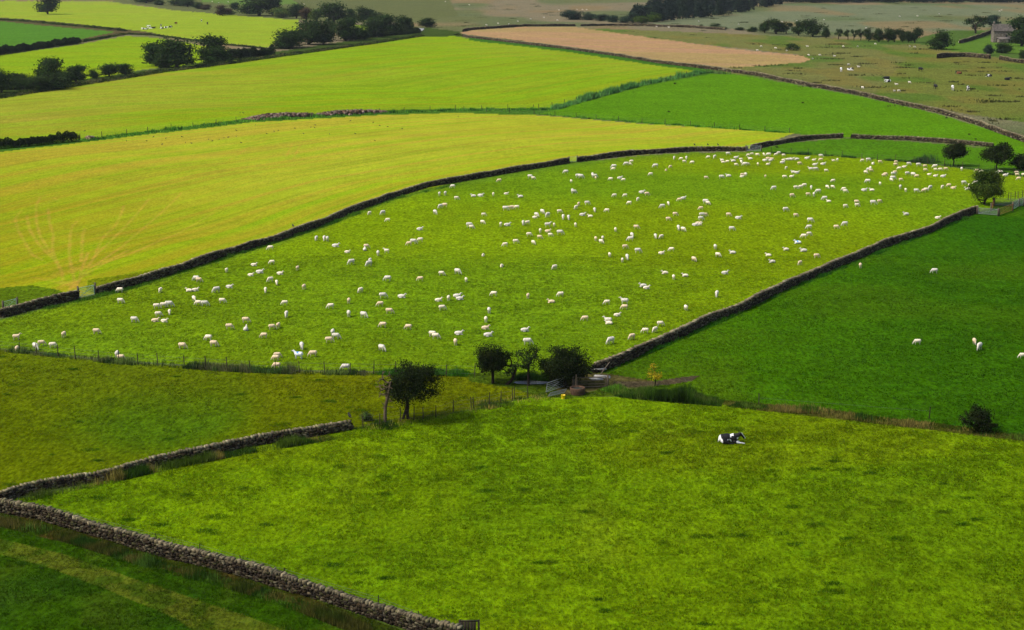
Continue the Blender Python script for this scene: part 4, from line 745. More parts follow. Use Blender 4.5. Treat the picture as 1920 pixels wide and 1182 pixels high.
SB = [('e', (-.02, 0, .57), (.46, .25, .25)), ('e', (-.3, 0, .6), (.2, .22, .22)), ('e', (.26, 0, .6), (.2, .2, .22)), ('t', (-.47, 0, .62), (-.52, 0, .42), .035, .025)]
SHEEP = {
    'g': SB + LEGS + [('t', (.34, 0, .6), (.6, 0, .3), .14, .075), ('t', (.6, 0, .3), (.68, 0, .08), .075, .042), ('t', (.57, -.03, .33), (.5, -.13, .3), .022, .015), ('t', (.57, .03, .33), (.5, .13, .3), .022, .015)],
    's': SB + LEGS + [('t', (.34, 0, .66), (.52, 0, .92), .13, .08), ('t', (.52, 0, .93), (.74, 0, .86), .078, .045), ('t', (.52, -.03, .97), (.46, -.15, .99), .022, .015), ('t', (.52, .03, .97), (.46, .15, .99), .022, .015)],
    'l': [('e', (0, 0, .24), (.48, .27, .25)), ('e', (-.28, 0, .22), (.24, .27, .22)), ('t', (.36, 0, .32), (.5, 0, .56), .13, .08), ('t', (.5, 0, .58), (.7, 0, .5), .078, .045), ('t', (.5, -.03, .62), (.44, -.15, .63), .022, .015), ('t', (.5, .03, .62), (.44, .15, .63), .022, .015),
          ('t', (.3, -.14, .08), (.56, -.13, .05), .06, .035), ('t', (.3, .14, .08), (.5, .12, .05), .06, .035), ('t', (-.2, -.24, .07), (.08, -.27, .05), .07, .035)],
}
WOOL = {'W': (.67, .61, .50), 'C': (.84, .72, .53), 'T': (.76, .58, .37), 'M': (.82, .81, .80)}
def wool(kc, pose):
    base_ = np.array(WOOL[kc])
    def f(V):
        c = np.tile(base_, (len(V), 1)); n = vnoise(V[:, 0] * 9 + 3, V[:, 2] * 9 + V[:, 1] * 5, 7)[:, None]; c = c * (.88 + .2 * n)
        face = (V[:, 0] > (.58 if pose != 'l' else .52)) if pose != 'g' else (V[:, 2] < .36) & (V[:, 0] > .5)
        c[face] = c[face] * .45 + np.array((.62, .58, .52)) * .5
        leg = (V[:, 2] < .34) & (V[:, 0] < .45) if pose != 'l' else V[:, 2] < .07
        c[leg] = c[leg] * .35 + np.array((.5, .46, .4)) * .45
        if kc == 'M':
            m = np.hypot(V[:, 0] - .08, V[:, 2] - (.8 if pose != 'l' else .42)) < .13; c[m] = (.12, .34, .72)
        return c
    return f
SM = {}
def sheep_mesh(c_, p_):
    k = c_ + p_
    if k not in SM: SM[k] = organic(SHEEP[p_], .036, "sheep", wool(c_, p_), M_WOOL)
    return SM[k]
YAW = {'R': 0, 'L': 180, 'F': -90, 'B': 90, '1': -48, '3': -132}
flock = []
for line in SHEEP_TXT.replace("\n", ";").split(";"):
    q = line.split()
    if len(q) == 3: flock.append((int(q[0]), int(q[1]), q[2]))
flock.sort(key=lambda q: (-q[1], q[0]))
CN = {'W': 'white', 'C': 'cream', 'T': 'tan', 'M': 'white blue-marked'}; PN = {'g': 'grazing', 's': 'standing', 'l': 'lying'}
DN = {'R': 'facing right', 'L': 'facing left', 'F': 'head on', 'B': 'seen from behind', '1': 'angled right', '3': 'angled left'}
def area(x, y):
    if y > 480 and x > 1600 and (x > 1640 or y > 490): return None
    r = "far back" if y < 356 else "far" if y < 373 else "upper" if y < 392 else "upper middle" if y < 410 else "middle" if y < 432 else "lower middle" if y < 452 else "low" if y < 480 else "lower" if y < 520 else "near" if y < 570 else "nearer" if y < 615 else "nearest"
    c_ = "by left fence" if x < 240 else "right of green gate" if x < 440 else "left of dead tree" if x < 640 else "above windswept tree" if x < 880 else "above ditch thorns" if x < 1110 else "above yellow sapling" if x < 1320 else "above resting calf" if x < 1540 else "below wall gap" if x < 1700 else "left of pen tree"
    return r + " " + c_
right = {(1613, 497): "tan sheep close below the straight wall in the dark right field", (1752, 507): "white sheep grazing leftwards alone high in the dark right field", (1720, 640): "cream sheep grazing leftwards alone low in the dark right field",
         (1827, 639): "tan sheep just behind a white one in the dark right field", (1836, 648): "white sheep just before a tan one in the dark right field", (1917, 666): "cream sheep cut off by the right edge in the dark right field"}
labs = []
for x, y, c_ in flock[:300]:
    a_ = area(x, y); labs.append(None if a_ is None or (x, y) in right else f"{CN[c_[0]]} sheep {PN[c_[1]]} {DN[c_[2]]}, {a_}")
def place_xy(x, y, hc):
    yy = y
    for _ in range(3): yy = y + hc * ppm(yy)
    return at(x, yy)
rs = np.random.RandomState(9)
for i, (x, y, c_) in enumerate(flock[:300]):
    lb = labs[i]
    if lb is None: lb = right[(x, y)]
    else:
        same = sorted([(flock[k][0], k) for k in range(300) if labs[k] == lb])
        if len(same) > 1:
            r = [k for _, k in same].index(i); n = len(same); o_ = ("left one of such a pair", "right one of such a pair") if n == 2 else tuple(ORD[j] + " from left" for j in range(n)); lb = lb.replace(", ", ", " + (o_[r] if n > 2 else ("left one" if r == 0 else "right one")) + ", ", 1)
    sc = rs.uniform(.9, 1.05) * {'W': .87, 'M': .86, 'C': .74, 'T': .76}[c_[0]]; P = place_xy(x, y, (.5 if c_[1] != 'l' else .26) * sc)
    o = link("sheep", sheep_mesh(c_[0], c_[1]), loc=P, label=lb, cat="sheep", group="sheep grazing the walled pasture" if y < 480 or x < 1600 else "sheep in the dark right field")
    o.rotation_euler = (0, 0, math.radians(YAW[c_[2]] + rs.uniform(-14, 14))); o.scale = (sc, sc, sc)
# the farthest sheep, beyond the nearest three hundred, as one flock
VV, FF, CC = [], [], []; n0 = 0
def bake(me):
    V = np.empty(len(me.vertices) * 3, np.float32); me.vertices.foreach_get("co", V); me.calc_loop_triangles(); T_ = np.empty(len(me.loop_triangles) * 3, np.int32); me.loop_triangles.foreach_get("vertices", T_)
    C_ = np.empty(len(me.vertices) * 4, np.float32); me.color_attributes["col"].data.foreach_get("color", C_); return V.reshape(-1, 3), T_.reshape(-1, 3), C_.reshape(-1, 4)[:, :3]
coarse = {}
for k in ('Wg', 'Cg', 'Tg', 'Wl', 'Cl', 'Tl', 'Ws'): coarse[k] = bake(organic(SHEEP[k[1]], .06, "sheep_far", wool(k[0], k[1]), M_WOOL, 1))
far_list = [(x, y, c_) for x, y, c_ in flock[300:]] + [(int(q.split()[0]), int(q.split()[1]), 'W' + 'gl'[i % 2] + 'RL13'[i % 4]) for i, q in enumerate(FAR_TXT.replace("\n", ";").split(";")) if len(q.split()) == 2]
for x, y, c_ in far_list:
    V, T_, C_ = coarse[('W' if c_[0] == 'M' else c_[0]) + c_[1] if c_[1] != 's' else 'Ws']; P = place_xy(x, y, .5 if c_[1] != 'l' else .26); a = math.radians(YAW[c_[2]] + rs.uniform(-15, 15)); s_ = rs.uniform(.9, 1.05) * {'W': .92, 'M': 1.0, 'C': .74, 'T': .76}[c_[0]]
    R3 = np.array([[math.cos(a), math.sin(a), 0], [-math.sin(a), math.cos(a), 0], [0, 0, 1]]); VV.append(V @ R3 * s_ + np.array(P)); FF.append(T_ + n0); CC.append(C_); n0 += len(V)
link("distant_sheep", mesh("distant_sheep", np.vstack(VV), np.vstack(FF), M_WOOL, np.vstack(CC), True), kind="stuff", label="small distant sheep at the back of the pasture and on the moor")

BK_, WH_ = np.array((.012, .011, .012)), np.array((.8, .78, .76))
CL = [('e', (-.42, 0, .42), (.62, .36, .38)), ('e', (-.75, 0, .4), (.34, .36, .36)), ('e', (.12, 0, .44), (.4, .31, .38)), ('t', (.25, 0, .55), (.62, -.04, .76), .25, .16), ('e', (.72, -.06, .8), (.15, .12, .14)), ('t', (.76, -.06, .77), (1.0, -.1, .5), .12, .085), ('e', (1.02, -.1, .48), (.09, .08, .08)),
      ('t', (.64, -.14, .88), (.58, -.34, .9), .045, .03), ('t', (.64, .04, .88), (.58, .22, .9), .045, .03), ('t', (.2, -.26, .18), (.55, -.28, .12), .12, .085), ('t', (.55, -.28, .11), (1.02, -.3, .07), .075, .05), ('t', (.2, .26, .18), (.6, .24, .08), .11, .06), ('t', (-.7, -.34, .25), (-.3, -.42, .12), .2, .11), ('t', (-.3, -.42, .1), (.15, -.44, .06), .085, .05), ('t', (-1.05, .02, .5), (-1.12, -.05, .1), .05, .03)]
CS = [('e', (-.1, 0, 1.0), (.78, .34, .4)), ('e', (-.6, 0, 1.05), (.33, .32, .36)), ('e', (.45, 0, 1.05), (.33, .28, .38)), ('t', (.6, 0, 1.15), (1.0, 0, 1.0), .23, .15), ('t', (1.0, 0, 1.0), (1.25, 0, .7), .13, .09), ('t', (-.88, 0, 1.2), (-.96, 0, .5), .05, .04)] + [('t', (x, y, .9), (x + dx, y, .5), .15, .08) for x, dx in ((.45, .02), (-.62, -.04)) for y in (-.19, .19)] + [('t', (x, y, .5), (x, y, .04), .08, .06) for x in (.47, -.66) for y in (-.19, .19)]
def cowcol(kind):
    def f(V):
        x, y, z = V[:, 0], V[:, 1], V[:, 2]; c = np.tile(BK_, (len(V), 1))
        if kind == 'calf':
            w_ = x < -.84 + .1 * np.sin(z * 7); w_ |= (np.abs(x - .02) < .13 + .04 * np.sin(y * 14)) & (z > .68) & (x < .2); w_ |= (np.abs(x + .12) < .05) & (z > .56); w_ |= (np.hypot(x + .14 + (z - .35) * .6, (z - .3) * .5) < .07) & (y < 0); w_ |= np.hypot(x + .34, z - .36) < .05
            w_ |= (x > .36) & (z < .24); w_ |= (x > 1.04) & (z < .6); w_ |= (x > .78) & (z > .56 + (1.02 - x) * .75) & (np.abs(y + .08) < .06) ; w_ |= (x > .4) & (x < .62) & (z < .55) & (z > .4)
            c[w_] = WH_
        elif kind == 'brown': c[:] = (.2, .075, .03); c[(x > .6) | (x < -.75)] = BK_
        elif kind == 'white': c[:] = WH_; c[(vnoise(x * 2.2 + 7, z * 2 + y, 3) > .68)] = BK_
        elif kind == 'pied': c[(vnoise(x * 2.4 + 3, z * 1.6 + y * 1.1, 5) > .48)] = WH_
        elif kind == 'pied2': c[(vnoise(x * 2.0 + 13, z * 1.4 + y * 1.3, 8) > .55) | (z < .5)] = WH_
        return c
    return f
o = link("calf", organic(CL, .028, "calf", cowcol('calf'), M_HIDE), loc=place_xy(1372, 822, .38), label="black and white calf lying in the foreground field, head up to the right", cat="calf"); o.rotation_euler = (0, 0, math.radians(-4)); o.scale = (.97, .97, .97)
CM = {}
def cow(px, py, pose, kind, yaw, label, grp, sc=1.0):
    k = (pose, kind)
    if k not in CM: CM[k] = organic(CL if pose == 'l' else CS, .06, "cow", cowcol(kind), M_HIDE)
    o = link("cow", CM[k], loc=place_xy(px, py, .7 if pose == 's' else .4), label=label, cat="cow", group=grp); o.rotation_euler = (0, 0, math.radians(yaw)); o.scale = (sc,) * 3
g_ = "cows resting in the top left mown field"
for e in [(268, 54, 'l', 'white', 180, "white cow lying, leftmost of the resting herd"), (275, 54, 'l', 'pied', 20, "pied cow lying, second left of the resting herd"), (279, 50, 's', 'white', 200, "white cow standing at back in left cluster of the herd"), (283, 52.5, 'l', 'pied2', 0, "pied cow lying in front within left cluster of the herd"), (289, 52, 'l', 'black', 10, "dark cow lying at right end of left cluster"),
          (302, 48, 's', 'pied2', 90, "pied cow standing behind the two lying in middle cluster"), (303, 53, 'l', 'pied', 180, "pied cow lying in front of the middle cluster"), (312, 51.5, 'l', 'white', 0, "long white cow lying in the middle cluster"), (320, 51, 's', 'pied', 50, "pied cow standing at the right end of the resting herd"),
          (330, 44, 's', 'brown', -120, "brown cow standing apart above the resting herd"), (378, 39, 's', 'pied2', -80, "pied cow standing far right, upper of two"), (389, 44, 's', 'black', -90, "black cow standing far right, lower of two")]: cow(*e, g_, .95)
g_ = "cattle on the rough moor"
for e in [(1577, 131, 's', 'white', -95, "white cow on the moor, leftmost of the cattle"), (1595, 130, 'l', 'pied2', -20, "pied cow lying just right of the leftmost white cow"), (1726, 130.5, 's', 'black', -60, "black cow standing alone highest on the moor"), (1662, 148, 's', 'black', 180, "black cow standing behind a white one on moor"), (1664, 152, 'l', 'white', 200, "white cow lying in front of a black one on moor"),
          (1754, 163, 's', 'black', -80, "black cow seen head on, left of three in a row"), (1786, 165, 's', 'white', -95, "white cow with dark face, middle of three in a row"), (1815, 166, 's', 'pied', -95, "black and white cow, right one of three in a row"), (1797, 137, 'l', 'brown', 180, "red brown cow with dark head lying on the moor"), (1854, 142, 'l', 'pied', 200, "pied cow lying on the moor near the right edge"), (1890, 148, 'l', 'black', 0, "black cow lying flat on moor at the right edge")]: cow(*e, g_, 1.0)
for x, y in ((1704, 154), (1681, 158)):
    pass
# rooks on the mown field and on the wall
RK = organic([('e', (0, 0, .2), (.2, .09, .09), -.3), ('e', (.18, 0, .3), (.07, .06, .06)), ('t', (.22, 0, .3), (.32, 0, .28), .025, .01), ('t', (-.12, 0, .18), (-.3, 0, .12), .05, .03), ('t', (.02, -.04, .14), (.03, -.04, .0), .015, .015), ('t', (.02, .04, .14), (.03, .04, .0), .015, .015)], .022, "rook", lambda V: np.tile((.012, .012, .014), (len(V), 1)), M_HIDE, 1)
for q in "288 258;237 266;275 266;311 261;304 272;341 258;348 269;359 270;391 263;398 266;411 263;420 260;428 259;443 246;443 258;452 269;479 236;500 252;514 248;522 246;553 242;569 252;583 240;591 236;590 241;618 253;666 252;657 228;700 231;712 237;727 239;754 243;703 265;859 220;456 213;159 247;450 213".split(";"):
    x, y = map(int, q.split()); o = link("rook", RK, loc=at(x, y), label="tiny dark rook on the mown yellow fields", cat="bird", group="rooks scattered on the mown fields"); o.rotation_euler = (0, 0, rs.uniform(0, 6.28)); o.scale = (.85,) * 3
for x, y, z, lb in ((1302, 284, 1.08, "black rook on the far wall, left of three"), (1327, 284, 1.08, "black rook on the far wall, middle of three"), (1346, 284, 1.08, "black rook on the far wall, right of three"), (550, 441.5, 1.1, "black rook perched alone on the long curving wall"), (656, 804.5, .9, "dark bird on the right end of the low broken wall")):
    P = at(x, y); o = link("rook", RK, loc=P + Vector((0, 0, z)), label=lb, cat="bird", group="rooks perched on walls"); o.rotation_euler = (0, 0, 2); o.scale = (1.3,) * 3

# ---------------------------------------------------------------- fences, gates, pens
CW, CM_, CR = np.array(lin(104, 92, 76)) * .7, np.array(lin(150, 170, 166)) * .6, np.array(lin(150, 110, 60)) * .7
def fence(P, label, spacing=2.8, h=1.05, wires=3, cat="fence", r=.045, only=None, dark=.6, group="wire fences"):
    X, Y, Z, tx, ty, S = path_w(P, .5); n = max(2, int(S[-1] / spacing) + 1); rs_ = np.random.RandomState(int(abs(X[0]) * 7) % 999)
    o = link("wire_fence", None, loc=(float(X[0]), float(Y[0]), float(Z[0])), label=label, cat=cat, group=group, kind="thing"); org = np.array(o.location); pts = []
    sp_ = np.linspace(0, S[-1], min(n, 98)) if only is None else None
    if only is not None: pp = [tuple(at(a, b)) for a, b in only]
    else: pp = [(float(np.interp(q, S, X)), float(np.interp(q, S, Y)), float(np.interp(q, S, Z))) for q in sp_ + np.concatenate([[0], rs_.uniform(-.3, .3, len(sp_) - 2), [0]])]
    for q in pp:
        m = MB(); hh = h * rs_.uniform(.88, 1.12); a = np.array(q) - org; t_ = a + np.array((rs_.uniform(-.07, .07), rs_.uniform(-.05, .05), hh)); m.bar(a - [0, 0, .2], t_, r * 1.1, r * .9, 6, CW * dark * rs_.uniform(.7, 1.3)); link("post", m.mesh("post", M_WOOD), o); pts.append(np.array(t_) * 1.0)
    m = MB()
    for a, b, q0, q1 in zip(pts[:-1], pts[1:], pp[:-1], pp[1:]):
        for k in range(wires):
            f = (k + .7) / wires; m.bar(np.array(q0) - org + [0, 0, h * .92 * f], np.array(q1) - org + [0, 0, h * .92 * f], .006, None, 3, (.1, .1, .1))
    link("wire", m.mesh("wire", M_METAL), o); return o
def gate(p0, p1, h, label, col, bars=5, name="field_gate", r=.025, posts=True, group=None, lift=.12, posth=None, brace=True, cat="gate", tilt=0, wood=False):
    A_, B_ = np.array(at(*p0)), np.array(at(*p1)); org = A_.copy(); A_ = A_ - org; B_ = B_ - org; up = np.array([0, 0, 1.0])
    o = link(name, None, loc=org, label=label, cat=cat, group=group, kind="thing"); mt = M_WOOD if wood else M_METAL; off = np.array([tilt, 0, 0])
    m = MB(); a, b = A_ + up * lift, B_ + up * lift
    for q in (a, b): m.bar(q, q + up * (h - lift) + off, r, None, 6, col)
    m.bar(a + up * (h - lift) + off, b + up * (h - lift) + off, r, None, 6, col); m.bar(a, b, r, None, 6, col)
    if brace: m.bar(a, b + up * (h - lift) + off, r * .7, None, 5, col)
    link("gate_frame", m.mesh("gate_frame", mt), o)
    for k in range(1, bars):
        m = MB(); f = (k / bars) ** 1.1; m.bar(a + (up * (h - lift) + off) * f, b + (up * (h - lift) + off) * f, r * .7, None, 5, col); link("bar", m.mesh("bar", mt), o)
    if posts:
        d = (B_ - A_) / np.linalg.norm(B_ - A_)
        for q in (A_ - d * .16, B_ + d * .16):
            m = MB(); m.box(q + up * ((posth or h + .15) / 2 - .1), (.17, .17, (posth or h + .15) + .2), 0, CW * 1.1); link("gate_post", m.mesh("gate_post", M_WOOD), o)
    return o
GRN = np.array(lin(170, 205, 180)) * .7; GREY = np.array(lin(150, 156, 156)) * .6
gate((149, 560), (177, 554), 1.18, "pale green bar gate in the curving wall with worn grass behind", GRN, 6, r=.038, posth=1.45)
gate((8, 583), (31, 577), 1.0, "pale grey green gate at the left edge behind the wall corner", GRN, 5, r=.03)
gate((1068, 305.5), (1081, 304), 1.05, "small wire gate in the long wall above the pasture", GRN, 5, r=.022)
gate((1400, 284), (1426, 284.5), 1.1, "pale metal gate at the back where the two walls part", GREY * 1.2, 5, r=.04)
gate((1560, 259), (1594, 259.5), .9, "low pale rail closing the gap in the far wall", CW * .8, 2, r=.03, brace=False, wood=True) if False else None
gate((1024, 738), (1056, 727), .95, "pale metal gate propped beside the ditch, upper of the leaning two", GREY * 1.3, 5, r=.028, posts=False, tilt=.1)
gate((1028, 746), (1058, 739), .45, "grey metal hurdle lying low beside the yellow bucket", GREY, 4, name="metal_hurdle", r=.028, posts=False, brace=False, tilt=.2, cat="hurdle")
gate((1078, 729), (1136, 727), 1.0, "weathered wooden rail fence behind the round stone trough", CW * 1.1, 3, name="rail_fence", r=.045, posts=True, wood=True, brace=False, cat="fence")
gate((1057, 727), (1078, 728), 1.05, "short wooden rail between metal gate and rail fence", CW, 3, name="rail_fence", r=.04, posts=False, wood=True, brace=True, cat="fence")
P9 = "pen hurdles by the pen tree"
gate((1834, 402), (1871, 405), .95, "grey sheep pen hurdle facing the camera, left front", GREY, 6, name="pen_hurdle", r=.03, group=P9, cat="hurdle")
gate((1872, 405), (1898, 396), 1.05, "brown wooden pen gate set askew at the front", CR * 1.2, 6, name="pen_gate", r=.04, group=P9, wood=True)
gate((1899, 394), (1910, 388), 1.1, "short grey pen hurdle right of the wooden gate", GREY, 6, name="pen_hurdle", r=.03, group=P9, cat="hurdle")
gate((1911, 387), (1930, 378), 1.1, "grey pen hurdle cut off by the right edge", GREY, 6, name="pen_hurdle", r=.03, group=P9, cat="hurdle")
gate((1864, 386), (1918, 387), 1.05, "long pale pen hurdle at the back of the pen", GREY * 1.1, 6, name="pen_hurdle", r=.03, group=P9, cat="hurdle")
gate((1858, 395), (1864, 386), 1.0, "short brown pen rail beside the pen tree trunk", CR, 4, name="pen_hurdle", r=.035, group=P9, cat="hurdle", wood=True)
fence([(-40, 655), (0, 658), (60, 664), (130, 672), (220, 681), (340, 689), (470, 697), (560, 700), (700, 702), (790, 704), (890, 706)], "long wire fence along the near edge of the sheep pasture", 2.35, 1.15)
fence([(681, 802), (750, 791), (817, 781), (889, 768), (964, 752), (1010, 745)], "short run of grey posts between windswept tree and leaning gate", 3, 1.1, only=[(681, 803), (712, 798), (751, 790), (776, 788), (794, 786), (817, 783), (850, 773), (884, 768), (888, 766), (917, 762), (939, 756), (961, 752), (964, 749), (990, 746)])
fence([(1446, 287), (1500, 290), (1560, 294), (1640, 300), (1700, 304), (1800, 315), (1850, 321), (1935, 332)], "dark wire fence at the back of the pasture behind the flock", 3.6, 1.15, r=.055, dark=.5)
fence([(150, 262), (300, 245), (470, 226), (720, 211), (860, 206), (1000, 205)], "thin fence on the grass strip between the mown fields, left", 6, 1.15, r=.07)
fence([(1010, 205), (1100, 186), (1200, 159), (1325, 135)], "thin fence along the tall grass strip rising to the stubble field", 7, 1.2, r=.08)
fence([(870, 208), (1000, 214), (1200, 230), (1350, 240), (1480, 249)], "thin fence between the yellow mown field and the green wedge field", 6, 1.1, r=.07)
fence([(285, 66), (350, 76), (430, 86), (500, 93)], "thin fence behind the large clump, edging the top mown field", 6, 1.2, r=.09)
fence([(1890, 376), (1905, 373), (1935, 368)], "close set dark stakes behind the sheep pen at right edge", 1.0, 1.2, r=.05, dark=.5)
fence([(1400, 690 + 60), (1560, 772), (1742, 786), (1830, 800)], "two lone posts on the bank of the right field boundary", 9, 1.0, wires=1, only=[(1423, 760), (1742, 785)])
fence([(40, 925), (200, 890), (470, 830), (600, 806)], "wire fence just behind the low broken wall", 5, .5, only=[(53, 916), (131, 903), (197, 892), (280, 868), (391, 846), (448, 836), (494, 826), (553, 818), (620, 806)])
fence([(137, 985), (290, 1020), (480, 1075), (700, 1140)], "wire fence just behind the nearest stone wall", 6, .55, r=.035, only=[(80, 958), (294, 1014), (374, 1034), (452, 1056), (533, 1080), (709, 1134), (787, 1163)])
# board by the nearest wall
P = at(880, 1196); o = link("wooden_board", None, loc=P, label="dark wooden sheep creep board at the end of the nearest wall", cat="board", kind="thing")
m = MB(); [m.box((x_, 0, .5), (.17, .05, .95), 0, CW * .3 * (1 + .3 * (k % 2))) for k, x_ in enumerate(np.arange(-.42, .43, .18))]; link("plank_panel", m.mesh("plank_panel", M_WOOD), o)
for x_ in (-.55, .55):
    m = MB(); m.box((x_, .06, .5), (.12, .12, 1.15), 0, CW * .35); link("post", m.mesh("post", M_WOOD), o)
m = MB(); m.box((0, .05, 1.02), (1.1, .12, .06), 0, CW * .4); link("top_rail", m.mesh("top_rail", M_WOOD), o)
# round stone trough, bucket, slabs, stile
P = at(1083, 739); o = link("stone_trough", None, loc=P, label="round brown water tank beside the rail fence", cat="trough")
m = MB(); n = 20; ang = np.arange(n) * 2 * math.pi / n
prof = [(.62, 0), (.66, .3), (.68, .6), (.6, .62), (.56, .45)]
V = np.array([[r_ * math.cos(a), r_ * math.sin(a), z_] for r_, z_ in prof for a in ang]); Fq = np.array([[k * n + i, k * n + (i + 1) % n, (k + 1) * n + (i + 1) % n, (k + 1) * n + i] for k in range(len(prof) - 1) for i in range(n)])
m.add(V, Fq, np.array(lin(104, 80, 62)) * .6); link("basin", m.mesh("basin", M_STONE, True), o)
m = MB(); m.add(np.array([[.57 * math.cos(a), .57 * math.sin(a), .5] for a in ang[::5]]), [[0, 1, 2, 3]], (.03, .035, .03)); link("water", m.mesh("water", M_SLATE), o)
P = at(1056, 748); m = MB(); n = 16; ang = np.arange(n) * 2 * math.pi / n; prof = [(.14, 0), (.2, .34), (.21, .35), (.17, .33), (.12, .03)]
V = np.array([[r_ * math.cos(a), r_ * math.sin(a), z_] for r_, z_ in prof for a in ang]); Fq = np.array([[k * n + i, k * n + (i + 1) % n, (k + 1) * n + (i + 1) % n, (k + 1) * n + i] for k in range(len(prof) - 1) for i in range(n)]); m.add(V, Fq, (.85, .6, .01))
link("bucket", m.mesh("bucket", M_PLASTIC, True), loc=P, label="bright yellow feed bucket on the grass below the hurdle", cat="bucket")
for (x, y, sx, sy, sz, lb, rz) in ((1122, 698, 1.3, .5, .12, "pale stone slab on top of the wall end by the dense thorn", .1), (1128, 708, 1.5, .7, .14, "flat stone slab below the wall end", -.1), (1118, 712, 1.1, .6, .1, "flat pale slab lying lowest by the wall end", .3), (1112, 695, .5, .4, .3, "white boulder at the foot of the straight wall", .2)):
    P = at(x, y); V, Fb = boxes(np.array([[0, 0, sz / 2 + (.25 if sy == .5 else 0)]]), np.array([[sx, sy, sz]]), np.array([rz]), np.array([.05]), np.random.RandomState(int(x)), .1)
    link("stone_slab", mesh("stone_slab", V, Fb, M_STONE, np.tile(np.array(lin(200, 196, 184)) * .6, (8, 1))), loc=P, label=lb, cat="stone", group="loose slabs at the wall end")
m = MB(); A_ = np.array(at(1126, 706)); B_ = np.array(at(1143, 697)); m.bar([0, 0, .2], B_ - A_ + np.array([0, 0, .9]), .05, None, 6, CW * 1.5); link("timber_pole", m.mesh("timber_pole", M_WOOD), loc=A_, label="pale timber pole leaning over the slabs at the wall end", cat="pole")
m = MB(); m.bar([0, 0, -.1], [.02, 0, 1.5], .07, .06, 6, CW * 1.1); m.bar([.12, 0, -.1], [.1, 0, 1.2], .05, .05, 6, CW); link("timber_post", m.mesh("timber_post", M_WOOD), loc=at(1080, 733), label="weathered double post standing behind the round tank", cat="post")
# water of the little ditch
def sheet(name, P, mat_, dz=.05):
    bm = bmesh.new(); vs = [bm.verts.new(at(a, b) + Vector((0, 0, dz))) for a, b in P]; f = bm.faces.new(vs)
    if f.normal.z < 0: f.normal_flip()
    bmesh.ops.subdivide_edges(bm, edges=bm.edges[:], cuts=2); bmesh.ops.triangulate(bm, faces=bm.faces[:]); me = bpy.data.meshes.new(name); bm.to_mesh(me); bm.free()
    me.materials.append(mat_); return link(name, me, kind="structure")
M_WATER = bpy.data.materials.new("water"); M_WATER.use_nodes = True; pw = M_WATER.node_tree.nodes["Principled BSDF"]; pw.inputs["Base Color"].default_value = (.08, .085, .08, 1); pw.inputs["Roughness"].default_value = .25
nw = M_WATER.node_tree.nodes.new("ShaderNodeTexNoise"); nw.inputs["Scale"].default_value = 40; bw = M_WATER.node_tree.nodes.new("ShaderNodeBump"); bw.inputs["Distance"].default_value = .02; M_WATER.node_tree.links.new(nw.outputs[0], bw.inputs["Height"]); M_WATER.node_tree.links.new(bw.outputs[0], pw.inputs["Normal"])
sheet("stream", [(962, 718), (975, 715.5), (1000, 715), (1024, 716), (1030, 719), (1018, 721.5), (990, 722), (970, 721)], M_WATER, .06)
M_LANE = mat("lane_stone", color=tuple(np.array(lin(170, 172, 170)) * .6), attr=False, noise=.2, nscale=.8)
sheet("lane", [(778, 58), (786, 54), (796, 55), (792, 59), (782, 61)], M_LANE, .25)

# ---------------------------------------------------------------- the stone barn at the right edge
Bp = at(1862, 80); s_ = ppm(80); bw_, bd_, bh_ = 40 / s_, 26 / s_, 22 / s_
o = link("stone_barn", None, loc=Bp, label="old pale stone barn with grey roof at the top right edge", cat="barn", kind="thing"); o.rotation_euler = (0, 0, math.radians(-6))
BC = np.array(lin(150, 140, 124)) * .62
def brick_panel(m, x0, x1, z0, z1, y, rs_, axis='x'):
    zz = z0
    while zz < z1 - .05:
        hh = min(.34 * rs_.uniform(.8, 1.2), z1 - zz); xx = x0
        while xx < x1 - .05:
            ww = min(rs_.uniform(.4, 1.0), x1 - xx); cpos = ((xx + ww / 2), y, zz + hh / 2) if axis == 'x' else (y, xx + ww / 2, zz + hh / 2)
            m.box(cpos, (ww * .95, .12 + rs_.uniform(0, .05), hh * .93) if axis == 'x' else (.12 + rs_.uniform(0, .05), ww * .95, hh * .93), 0, BC * rs_.uniform(.65, 1.25)); xx += ww
        zz += hh
rb = np.random.RandomState(3); m = MB(); m.box((bw_ / 2, bd_ / 2, bh_ / 2), (bw_ - .2, bd_ - .2, bh_), 0, BC * .5)
brick_panel(m, 0, bw_, 0, bh_, 0, rb); brick_panel(m, 0, bd_, 0, bh_, 0, rb, 'y'); brick_panel(m, 0, bd_, 0, bh_, bw_, rb, 'y')
rh = 12 / s_
for xg in (.0, bw_):
    m.add([[xg - .1, 0, bh_], [xg + .1, 0, bh_], [xg + .1, bd_, bh_], [xg - .1, bd_, bh_], [xg - .1, bd_ / 2, bh_ + rh], [xg + .1, bd_ / 2, bh_ + rh], [xg + .1, bd_ / 2, bh_ + rh], [xg - .1, bd_ / 2, bh_ + rh]], [[0, 1, 2, 3], [0, 4, 5, 1], [3, 2, 5, 4], [1, 5, 6, 2], [0, 3, 7, 4]], BC)
link("wall", m.mesh("wall", M_STONE), o)
m = MB(); SL_ = np.array(lin(124, 116, 108)) * .6; nr_ = 9
